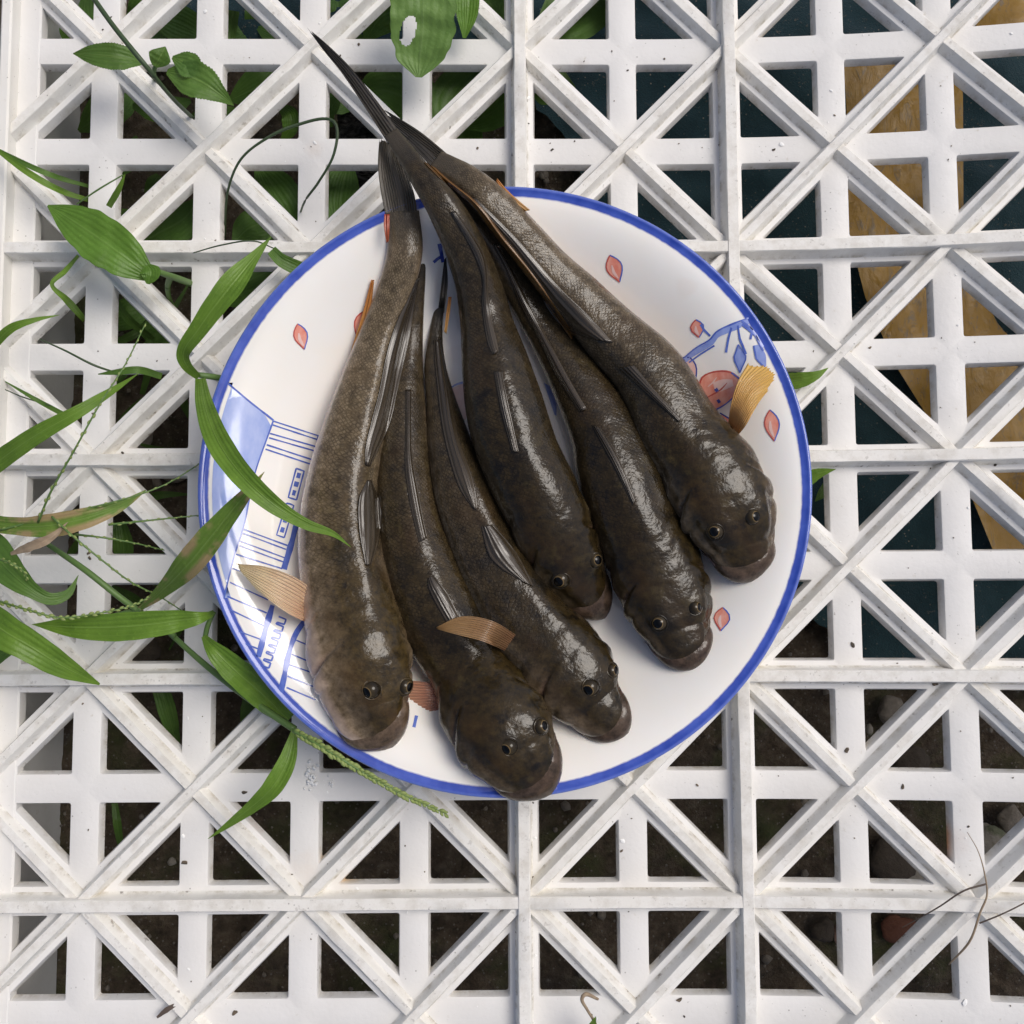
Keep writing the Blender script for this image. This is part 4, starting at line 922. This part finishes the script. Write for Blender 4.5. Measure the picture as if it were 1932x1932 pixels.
# ------------------------------------------------------------------ plants
def leaf(name, mid, wid, mat, parent, fold=0.25, n=40, m=13, wavy=0.04, seed=0, teeth=0.0, hole=None, curl=0.0):
    """mid: (u, v, z) list; wid: half widths in px along it"""
    mid = np.array(mid, float); p = resample(mid, n); wv = np.interp(np.linspace(0, 1, n), np.linspace(0, 1, len(wid)), wid)
    if len(wid) > 2: wv = resample(np.c_[np.linspace(0, 1, len(wid)), np.zeros(len(wid)), wid], n)[:,2]
    t = np.gradient(p[:,:2], axis=0); t /= np.maximum(np.linalg.norm(t, axis=1), 1e-9)[:,None]; e = np.stack([-t[:,1], t[:,0]], 1)
    V = []; uv = []
    for i in range(n):
        for j in range(m):
            a = 2*j/(m-1)-1; ww = max(wv[i], 0.15)
            ed = 1 + (wavy*noise.noise(Vector((i*10/n, seed, 3*np.sign(a)))) + (teeth*(abs((i*0.5) % 1 - .5)*2-.5)))*abs(a)
            q = p[i,:2] + e[i]*ww*a*ed
            z = p[i,2] + px(0.02)*ww*(fold*abs(a) - curl*a*a + 0.10*noise.noise(Vector((i*6.4/n, a*1.5, seed))))
            V.append(P(q[0], q[1], z)); uv.append((i/(n-1), a))
    F = [tuple(reversed(f)) for f in grid_faces(n, m)]
    if hole is not None:
        cx_, cy_, a_, b_, rot = hole; keep = []
        for f in F:
            c_ = np.mean([V[x] for x in f], axis=0); d = RC @ (c_ - CAMP); u = CX + FPX*d[0]/-d[2]; v = CX - FPX*d[1]/-d[2]
            x, y = u-cx_, v-cy_; c2, s2 = math.cos(rot), math.sin(rot); x, y = x*c2+y*s2, -x*s2+y*c2
            if (x/a_)**2 + (y/b_)**2 > 1 + 0.25*noise.noise(Vector((u*.1, v*.1, 0))): keep.append(f)
        F = keep
    return obj(name, V, F, mat, parent, smooth=True, uv=uv)
def stem(name, pts, rpx, mat, parent, n=40, seg=7):
    p = resample(np.array(pts, float), n); V, F = tube([P(*q) for q in p], np.interp(np.linspace(0, 1, n), np.linspace(0, 1, len(rpx)), rpx)*px(0.02), seg); return obj(name, V, F, mat, parent, smooth=True)
_sp = {}
def spikelet_mesh():
    if 'm' not in _sp:
        V = []; ns, mr_ = 7, 7
        for i in range(ns):
            f = i/(ns-1); r = 0.30*math.sin(math.pi*min(max(f, .02), .985))**0.75*(1-.25*f)
            for j in range(mr_): a = 2*math.pi*j/mr_; V.append((r*math.cos(a), r*math.sin(a)*.8, f))
        me = bpy.data.meshes.new('spikelet'); me.from_pydata(V, [], grid_faces(ns, mr_, True)); me.polygons.foreach_set('use_smooth', [True]*len(me.polygons)); me.materials.append(MAT['spikelet']); _sp['m'] = me
    return _sp['m']
def spikelets(parent, pts, count, size, spread=0.5, dry=0.0, t0=0.0):
    p = np.array([P(*q) for q in resample(np.array(pts, float), 200)]); base = np.array(parent['_o'])
    for i in range(count):
        f = t0 + (1-t0)*(i+.5)/count; k_ = min(max(int((f+random.uniform(-.3,.3)/count)*198), 0), 198); c_ = p[k_]; d = p[k_+1]-p[k_]; d /= np.linalg.norm(d)
        e = np.cross(d, (0, 0, 1)); e /= np.linalg.norm(e); sgn = 1 if i % 2 else -1
        ax = Vector(d + e*sgn*spread*random.uniform(.6, 1.2) + np.array([0, 0, 1])*random.uniform(-.1, .35)).normalized()
        s_ = size*px(0.02)*random.uniform(.8, 1.15)*(1-.35*f)
        o = bpy.data.objects.new('spikelet', spikelet_mesh()); C.objects.link(o); o.parent = parent
        o.location = c_ - base + e*sgn*s_*0.10; o.rotation_euler = ax.to_track_quat('Z', 'Y').to_euler(); o.scale = (s_, s_, s_)
def plant(name, label, cat, u, v, z=GZ, group=None): return thing(name, label, cat, P(u, v, z), group)

# broad leaf lying at the upper left
t = plant('broadleaf_weed', 'glossy oval green leaf with a small heart leaf, on the upper left of the crate', 'weed', 340, 545)
leaf('leaf', [(90,388,.016),(130,412,.020),(180,445,.022),(235,485,.022),(287,524,.018)], [2,30,44,45,34,9], MAT['leaf'], t, .22, 60, 21, .08, 1, curl=.1)
leaf('leaf', [(278,500,.020),(283,515,.021),(279,536,.020)], [6,20,15,3], MAT['leaf'], t, .3, 20, 11, .05, 2)
stem('stem', [(275,498,.019),(300,513,.018),(325,522,.012),(362,535,-.002),(400,545,-.02)], [4,6,7,7,6], MAT['stem'], t)
stem('stem', [(322,520,.010),(316,545,.002),(325,575,-.008),(360,615,-.02)], [7,5,4,4], MAT['stem'], t)
# toothed leaves
t = plant('toothed_weed', 'three toothed green leaves poking up at the top left of the crate', 'weed', 300, 140)
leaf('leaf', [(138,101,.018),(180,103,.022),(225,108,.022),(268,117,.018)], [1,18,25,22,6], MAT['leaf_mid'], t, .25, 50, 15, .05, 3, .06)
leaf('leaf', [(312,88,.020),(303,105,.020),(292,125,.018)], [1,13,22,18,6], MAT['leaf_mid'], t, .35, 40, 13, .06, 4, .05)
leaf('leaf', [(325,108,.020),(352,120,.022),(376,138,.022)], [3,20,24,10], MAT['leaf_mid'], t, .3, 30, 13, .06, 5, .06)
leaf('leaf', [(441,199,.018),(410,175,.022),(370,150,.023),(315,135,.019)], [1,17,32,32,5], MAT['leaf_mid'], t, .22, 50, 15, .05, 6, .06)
stem('stem', [(295,120,.017),(290,140,.010),(300,160,-.02)], [4,5,4], MAT['stem'], t)
# leaf with the hole
t = plant('broadleaf_weed', 'pale oval leaf with an eaten hole hanging over the top edge', 'weed', 830, -40)
leaf('leaf', [(797,-60,.026),(798,0,.026),(797,60,.022),(792,110,.018),(790,146,.016)], [48,58,62,62,60,54,40,6], MAT['leaf_pale'], t, .10, 90, 45, .08, 7, hole=(770,58,15,30,.25))
leaf('leaf', [(880,-60,.014),(882,0,.014),(880,40,.012),(876,72,.010)], [30,24,20,3], MAT['leaf'], t, .2, 30, 11, .05, 8)
# leaves below the lattice, top centre
t = plant('broadleaf_weed', 'cluster of broad green leaves under the lattice at the top centre', 'weed', 840, 180)
for i, (mid, wid, mt) in enumerate([
    ([(760,20,-.02),(722,30,-.022),(690,75,-.026)], [10,40,30,5], 'leaf_brightened'), ([(670,185,-.018),(715,170,-.016),(770,190,-.018),(800,260,-.024)], [4,42,60,50,20], 'leaf_brightened'),
    ([(850,260,-.016),(855,190,-.014),(890,150,-.014),(960,120,-.016)], [10,42,45,30,6], 'leaf_mid'), ([(980,165,-.020),(930,210,-.022),(870,240,-.024)], [6,32,30,4], 'leaf_brightened'),
    ([(1005,80,-.014),(1060,40,-.012),(1100,0,-.014),(1130,-60,-.016)], [4,40,60,62,40], 'leaf_mid'), ([(1085,165,-.018),(1050,160,-.017),(1000,150,-.018)], [3,32,42,20], 'leaf_mid'),
    ([(800,330,-.026),(850,290,-.026),(900,265,-.026)], [6,30,22,4], 'leaf_brightened'), ([(910,-30,-.015),(930,20,-.016),(945,60,-.02)], [28,32,20,4], 'leaf_brightened'),
    ([(900,215,-.026),(870,260,-.028),(930,300,-.03)], [6,40,30,4], 'leaf_brightened')]):
    leaf('leaf', mid, wid, MAT[mt], t, .15, 40, 15, .06, 20+i)
# leaves below, left of the tails
t = plant('broadleaf_weed', 'ribbed green leaves under the lattice left of the fish tails', 'weed', 500, 380)
for i, (mid, wid, mt) in enumerate([
    ([(485,310,-.018),(510,345,-.016),(540,390,-.016),(560,440,-.02)], [6,32,40,34,10], 'leaf_brightened'), ([(375,375,-.02),(350,410,-.02),(290,445,-.022),(230,480,-.024)], [6,34,42,36,5], 'leaf_brightened'),
    ([(440,460,-.02),(470,430,-.02),(515,420,-.022),(560,420,-.026)], [4,28,34,24,5], 'leaf_brightened'), ([(660,300,-.022),(645,350,-.02),(640,400,-.02),(650,440,-.022)], [4,28,34,24,5], 'leaf_brightened'),
    ([(525,200,-.014),(545,215,-.012),(548,240,-.013),(535,265,-.016)], [5,16,15,6], 'leaf'), ([(530,500,-.026),(450,540,-.026),(400,570,-.03)], [5,42,40,6], 'leaf_brightened'),
    ([(360,190,-.02),(310,205,-.02),(250,200,-.024)], [4,22,24,5], 'leaf_brightened'), ([(300,330,-.02),(290,345,-.018),(275,365,-.02)], [6,14,12,4], 'leaf_mid'),
    ([(440,20,-.018),(432,70,-.016),(430,120,-.018)], [12,13,12,9], 'leaf_mid'), ([(150,20,-.02),(130,60,-.024),(150,100,-.03)], [14,20,14,4], 'leaf_brightened'),
    ([(420,500,-.03),(500,560,-.03),(540,620,-.034)], [6,44,36,6], 'leaf_brightened'), ([(640,180,-.02),(620,215,-.02),(625,240,-.022)], [4,14,12,4], 'leaf_brightened')]):
    leaf('leaf', mid, wid, MAT[mt], t, .15, 40, 15, .06, 40+i)
# shaded tangle deeper down on the left
t = plant('broadleaf_weed', 'shaded tangle of broad leaves deep under the upper left of the crate', 'weed', 330, 300)
rl_ = random.Random(21)
for i in range(26):
    u, v = rl_.uniform(170, 720), rl_.uniform(-20, 640); a = rl_.uniform(0, 6.28); ln = rl_.uniform(70, 150); z = rl_.uniform(-.048, -.030)
    c_, s_ = math.cos(a), math.sin(a); k_ = rl_.uniform(-.3, .3)
    leaf('leaf', [(u-c_*ln*.5, v-s_*ln*.5, z-.006), (u-s_*ln*k_*.3, v+c_*ln*k_*.3, z), (u+c_*ln*.5, v+s_*ln*.5, z-.006)], [4, ln*.20, ln*.26, ln*.2, 2], MAT['leaf_brightened'], t, .2, 24, 9, .06, 200+i)
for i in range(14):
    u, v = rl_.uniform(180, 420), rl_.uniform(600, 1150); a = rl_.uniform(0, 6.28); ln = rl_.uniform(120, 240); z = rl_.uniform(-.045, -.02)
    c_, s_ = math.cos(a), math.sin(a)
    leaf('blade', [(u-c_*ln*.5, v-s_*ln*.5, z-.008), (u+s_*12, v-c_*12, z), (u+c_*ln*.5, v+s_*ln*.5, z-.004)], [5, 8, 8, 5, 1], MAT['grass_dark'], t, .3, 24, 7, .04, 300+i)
# strap shaped leaf tip by the rim
t = plant('grass_tuft', 'short cut green blade at the upper left rim of the plate', 'grass', 540, 500)
leaf('blade', [(512,472,.014),(530,490,.014),(560,505,.012),(600,520,.006)], [10,13,14,12], MAT['grass_dark'], t, .35, 24, 9, .03, 60)

# grass stalk with two blades at the left rim
t = plant('grass_stalk', 'grass stalk with one blade arching over the plate onto the leftmost fish', 'grass', 440, 720)
leaf('blade', [(375,712,.030),(352,690,.040),(345,670,.044),(375,620,.050),(430,545,.054),(512,446,.050)], [6,13,18,22,24,12,.3], MAT['grass'], t, .30, 70, 11, .04, 61)
leaf('blade', [(378,714,.032),(385,760,.046),(410,830,.060),(455,895,.066),(520,955,.066),(580,990,.062),(630,1008,.058),(662,1032,.055)], [10,19,24,22,19,13,8,.3], MAT['grass'], t, .28, 80, 11, .04, 62)
stem('stem', [(365,706,.030),(395,710,.028),(440,717,.020)], [5,6,6], MAT['stem'], t)
# blade across, drying, pointing at the plate
t = plant('grass_stalk', 'broad grass blade with dry brown edge slanting onto the left of the plate', 'grass', 270, 1150)
leaf('blade', [(262,1150,.020),(300,1120,.030),(350,1070,.044),(400,1010,.052),(440,960,.056),(470,925,.058),(499,890,.056)], [4,14,25,26,20,12,.3], MAT['grass_dry'], t, .25, 80, 11, .06, 63)
stem('stem', [(120,1190,.006),(200,1165,.016),(268,1148,.020)], [3,4,5], MAT['stem'], t)
# horizontal blade and the stalk that carries the thick seed head
t = plant('grass_stalk', 'grass stalk running under the rim to a thick green seed head, with broad blades', 'grass', 380, 1180)
leaf('blade', [(404,1154,.022),(395,1160,.030),(330,1172,.034),(240,1182,.034),(150,1184,.030),(60,1178,.026)], [4,20,26,26,18,.3], MAT['grass'], t, .25, 70, 13, .05, 64)
leaf('blade', [(384,1200,.024),(400,1222,.028),(440,1262,.026),(490,1305,.020),(545,1358,.014)], [5,20,26,28,26,14], MAT['grass'], t, .3, 60, 11, .05, 65)
stem('stem', [(404,1154,.022),(392,1180,.022),(386,1206,.020)], [4,5,5], MAT['stem'], t)
stem('stem', [(315,1190,.008),(400,1265,.014),(480,1325,.018),(556,1376,.022)], [5,6,7,7], MAT['stem'], t)
leaf('blade', [(556,1378,.024),(540,1440,.026),(510,1490,.026),(465,1530,.022),(425,1560,.018),(392,1583,.016)], [6,16,19,13,7,.3], MAT['grass'], t, .3, 60, 9, .05, 66)
sh = [(553,1378,.030),(604,1407,.034),(672,1449,.034),(754,1496,.032),(843,1536,.028)]
stem('seed_stem', sh, [4,3,2,1], MAT['stem'], t); spikelets(t, sh, 74, 17, .42)
# the remaining blades of the left margin
for (lab, mids, wid, mt, fold) in [
    ('wide grass blade entering at the lower left edge, lower of the two broad ones', [(-60,1130,.030),(0,1185,.036),(60,1222,.036),(120,1258,.030),(188,1291,.020)], [24,33,30,22,2], 'grass', .22),
    ('long narrow grass blade rising from the left edge towards the middle', [(-40,900,.030),(0,868,.036),(70,820,.044),(150,775,.046),(215,735,.040),(262,704,.030)], [19,19,17,13,8,.3], 'grass', .25),
    ('broad horizontal blade with a brown dry edge at the left', [(-30,985,.026),(20,992,.030),(90,992,.034),(170,975,.034),(235,950,.030),(275,925,.026)], [16,17,22,20,12,1], 'grass_dry', .25),
    ('dark folded grass blade curling up at the left edge below the seed stalks', [(-40,1010,.024),(10,1070,.028),(55,1110,.030),(95,1130,.028),(128,1120,.026),(148,1085,.024)], [30,36,26,14,10,.5], 'grass_dark', .2),
    ('small dull blade at the left edge, under the wide one', [(-30,1255,.012),(0,1235,.016),(25,1225,.016),(52,1226,.012)], [16,15,9,1], 'grass_dark', .2),
    ('narrow blade arching in at the left edge beside the plate height', [(-20,660,.014),(20,620,.020),(60,605,.020),(113,594,.016)], [9,9,5,.3], 'grass', .25),
    ('upper of two thin blades leaning on the crate below the toothed leaves', [(-20,275,.014),(60,315,.018),(110,335,.014),(170,352,-.004)], [3,5,5,3], 'grass_dark', .3),
    ('lower of two thin blades leaning on the crate below the toothed leaves', [(-20,272,.016),(60,330,.018),(120,362,.012),(170,378,-.004)], [3,6,6,4], 'grass', .3),
    ('short thin blade standing beside the glossy oval leaf', [(205,390,.006),(225,355,.012),(236,328,.014)], [6,6,1], 'grass', .3),
    ('kinked thin blade left of the glossy oval leaf', [(148,482,.006),(122,512,.014),(98,536,.016),(125,565,.012),(160,604,-.004)], [3,5,4,7,5], 'grass', .3),
    ('pointed blade below the glossy oval leaf at the left', [(215,560,-.004),(240,600,-.01),(290,640,-.02)], [5,8,4], 'grass_dark', .3),
    ('thin curved blade lying on the crate left of the plate', [(185,706,.012),(220,702,.014),(262,698,.014),(305,710,.006)], [1,6,7,6], 'grass_dark', .3),
    ('thin dark blade hanging down at the left edge', [(10,720,.012),(70,755,.012),(120,782,.004)], [1,4,5], 'grass_dark', .3),
    ('narrow bright leaf tip sticking out beside the right rim', [(1480,720,.006),(1510,717,.010),(1540,708,.012),(1563,694,.012)], [16,15,9,.4], 'grass', .3),
    ('small leaf tip below the right rim, above the teal cloth', [(1520,905,.004),(1545,893,.006),(1577,885,.008)], [16,9,.4], 'grass', .3),
    ('tiny leaf tip under the right rim pointing left', [(1562,915,-.014),(1552,930,-.014),(1538,946,-.014)], [10,9,1], 'grass_dark', .3),
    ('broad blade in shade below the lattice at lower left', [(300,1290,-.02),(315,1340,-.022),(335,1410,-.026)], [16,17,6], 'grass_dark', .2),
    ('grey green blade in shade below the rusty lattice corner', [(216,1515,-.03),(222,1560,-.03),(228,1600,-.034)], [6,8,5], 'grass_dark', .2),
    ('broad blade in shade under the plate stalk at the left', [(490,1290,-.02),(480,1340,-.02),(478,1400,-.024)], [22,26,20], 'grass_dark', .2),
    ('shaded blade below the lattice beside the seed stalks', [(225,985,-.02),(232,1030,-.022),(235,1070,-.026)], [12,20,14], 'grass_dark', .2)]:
    t = plant('grass_plant', lab, 'grass', mids[0][0], mids[0][1], GZ, 'loose grass blades on and under the crate'); leaf('blade', mids, wid, MAT[mt], t, fold, 60, 9, .05, len(lab))
# thin stalks
for (lab, pts, r, mt) in [
    ('long dark grass stem slanting in from the top left edge', [(165,-20,.03),(215,50,.034),(280,130,.032),(330,190,.016),(372,230,-.006)], [5,5,5,4,4], 'stem_dark'),
    ('thin looping grass stem beside the fish tails', [(424,450,-.01),(430,360,.010),(455,300,.018),(505,260,.022),(560,236,.024),(625,226,.026),(634,235,.026),(630,290,.024),(600,345,.018),(575,380,.010),(564,410,-.006)], [2,2.5,2.5,2.5,3,3,3,2.5,2.5,2], 'stem_dark'),
    ('thin green stem crossing below the dry edged blade', [(80,1020,.016),(160,1075,.024),(230,1130,.022),(330,1200,.010)], [5,6,6,5], 'stem'),
    ('thin straw coloured stem with a kink lying near the upper left rim', [(365,477,.012),(420,462,.016),(480,455,.018),(520,470,.010)], [1.2,1.5,1.6,1.2], 'stem_dark'),
    ('slim stem standing on the crate beside the oval leaf', [(145,385,.010),(185,358,.014),(232,330,.016)], [1.4,1.8,1.2], 'stem'),
    ('fine stem arching at the left edge above the long blade', [(10,735,.006),(40,748,.010),(95,765,.010)], [1,1.4,1.2], 'stem_dark'),
    ('fine dark stem left of the plate near the loose straw', [(75,640,.008),(120,660,.012),(180,690,.012),(225,705,.006)], [1.4,2,2.4,2], 'stem_dark')]:
    p0 = np.array(pts[-1]); t = plant('grass_plant', lab, 'grass', pts[-1][0], pts[-1][1], GZ, 'thin grass stems'); stem('stem', pts, r, MAT[mt], t, 70)
# seed stalks of the left margin
for (lab, pts, cnt, size, sp) in [
    ('thin seed stalk rising steeply at the left, tip beside the painted roof', [(72,985,.034),(95,930,.040),(140,850,.046),(190,760,.048),(235,690,.046),(275,610,.040)], 40, 13, .25),
    ('thin seed stalk slanting right above the dry edged blade', [(0,1000,.030),(140,965,.034),(240,940,.034),(310,915,.030),(385,870,.022)], 34, 11, .25),
    ('seed stalk sloping down to the right towards the rim', [(98,975,.036),(130,1005,.038),(190,1055,.036),(250,1100,.030),(300,1125,.022),(355,1160,.010)], 34, 12, .25),
    ('level seed stalk touching the rim at the left', [(205,990,.030),(280,982,.030),(378,972,.026)], 22, 11, .22),
    ('short seed stalk dipping below the broad horizontal blade', [(140,1008,.028),(200,1015,.026),(260,1026,.020),(310,1038,.012)], 20, 11, .25),
    ('thick drooping seed head along the left edge', [(-10,1132,.030),(50,1150,.036),(110,1165,.036),(180,1158,.034),(250,1142,.030),(290,1122,.026)], 56, 15, .4),
    ('small seed head dangling at the left edge', [(0,1055,.034),(25,1065,.036),(45,1080,.034),(52,1095,.032)], 16, 12, .5)]:
    t = plant('seed_stalk', lab, 'grass', pts[0][0], pts[0][1], GZ, 'seed stalks of the grass at the left'); stem('seed_stem', pts, [2.2,1.8,1.5,1], MAT['stem'], t, 50); spikelets(t, pts, int(cnt*.75), size*.8, sp*.6)
# dry bits
t = plant('dry_leaf', 'curled dry brown leaf tip at the left edge', 'leaf', 60, 1040); leaf('blade', [(20,1045,.034),(60,1030,.038),(95,1015,.038),(128,985,.036)], [3,9,7,.4], MAT['dry'], t, .6, 30, 9, .2, 91)
t = plant('twig', 'dry branching twig lying across the ribs at the lower right', 'twig', 1850, 1680)
tw = .016
stem('stem', [(1790,1820,.004),(1830,1775,.014),(1850,1720,tw),(1862,1690,tw),(1858,1650,tw),(1845,1605,.014),(1825,1570,.012)], [1.4,2.2,2.2,1.9,1.5,.9,.6], MAT['dry'], t, 60)
stem('branch', [(1860,1668,tw+.002),(1820,1680,.018),(1770,1712,.014),(1702,1750,.006)], [1.9,1.6,1.3,.7], MAT['twig'], t); stem('branch', [(1848,1742,tw),(1890,1725,.018),(1960,1690,.018)], [1.6,1.4,1.4], MAT['twig'], t)
t = plant('dry_grass', 'bent straw stub sticking up at the bottom edge', 'grass', 1110, 1930)
stem('stem', [(1128,1885,.016),(1104,1876,.020),(1098,1884,.020),(1108,1905,.018),(1120,1925,.016),(1135,1960,.012)], [2.5,4,3,2.5,3,4], MAT['dry'], t)
leaf('blade', [(1112,1960,.012),(1118,1935,.016),(1124,1918,.018)], [14,9,.5], MAT['grass'], t, .3, 16, 7, 0, 92)
o = leaf('straw', [(296,1920,.003),(315,1905,.0035),(336,1893,.003)], [2,5,2], MAT['twig'], None, .3, 14, 5, .2, 93); tag(o, 'short dark straw lying on a bar at the bottom left', 'straw')
# pale flakes and crumbs on the bars
m = Mesh()
for (u, v, n_, sx, sy, r) in ((588, 1462, 34, 10, 22, 4.2), (622, 1480, 14, 18, 10, 3), (425, 1385, 0, 1, 1, 1)):
    for i in range(n_):
        V, F = pebble_verts(r*px(0)*random.uniform(.3, 1.1), random.random()*50, (1, 1, .25), 1); m.add(V + P(u+random.gauss(0, sx*.6), v+random.gauss(0, sy*.6), 0.0003), F)
o = obj('dried_splatter', m.v, m.f, MAT['flake'], smooth=True); tag(o, 'splatter of dried white flecks on a bar below the plate', 'splatter', kind='stuff')
m = Mesh(); m2 = Mesh(); rnd = random.Random(3)
for i in range(420):
    c = rnd.randint(1, 10); r = rnd.randint(-1, 10)
    if rnd.random() < .5: cc, rr = c + rnd.uniform(-.11, .11), r + rnd.uniform(0, 1)
    else: cc, rr = c + rnd.uniform(0, 1), r + rnd.uniform(-.11, .11)
    V, F = pv[i % 6]; s_ = 0.00022 + 0.0006*rnd.random()**4; a = rnd.uniform(0, 6.28); R2 = np.array([[math.cos(a), -math.sin(a), 0], [math.sin(a), math.cos(a), 0], [0, 0, 1]])
    (m if rnd.random() < .6 else m2).add((V*np.array([s_*rnd.uniform(1, 2), s_, s_*.5])) @ R2.T + LC(cc, rr, 0.0002), F)
o = obj('crumbs', m.v, m.f, MAT['debris']); tag(o, kind='stuff')
o = obj('pale_crumbs', m2.v, m2.f, MAT['flake']); tag(o, kind='stuff')
V, F = pebble_verts(12*px(0), 4.2, (1.3, .9, .5), 2, .6)
o = obj('crumb', V + P(1803, 1217, .0015), F, MAT['stone_white'], smooth=True); tag(o, 'chalky crumb sitting on a bar right of the plate', 'crumb')

for o in bpy.data.objects:
    if '_o' in o: del o['_o']
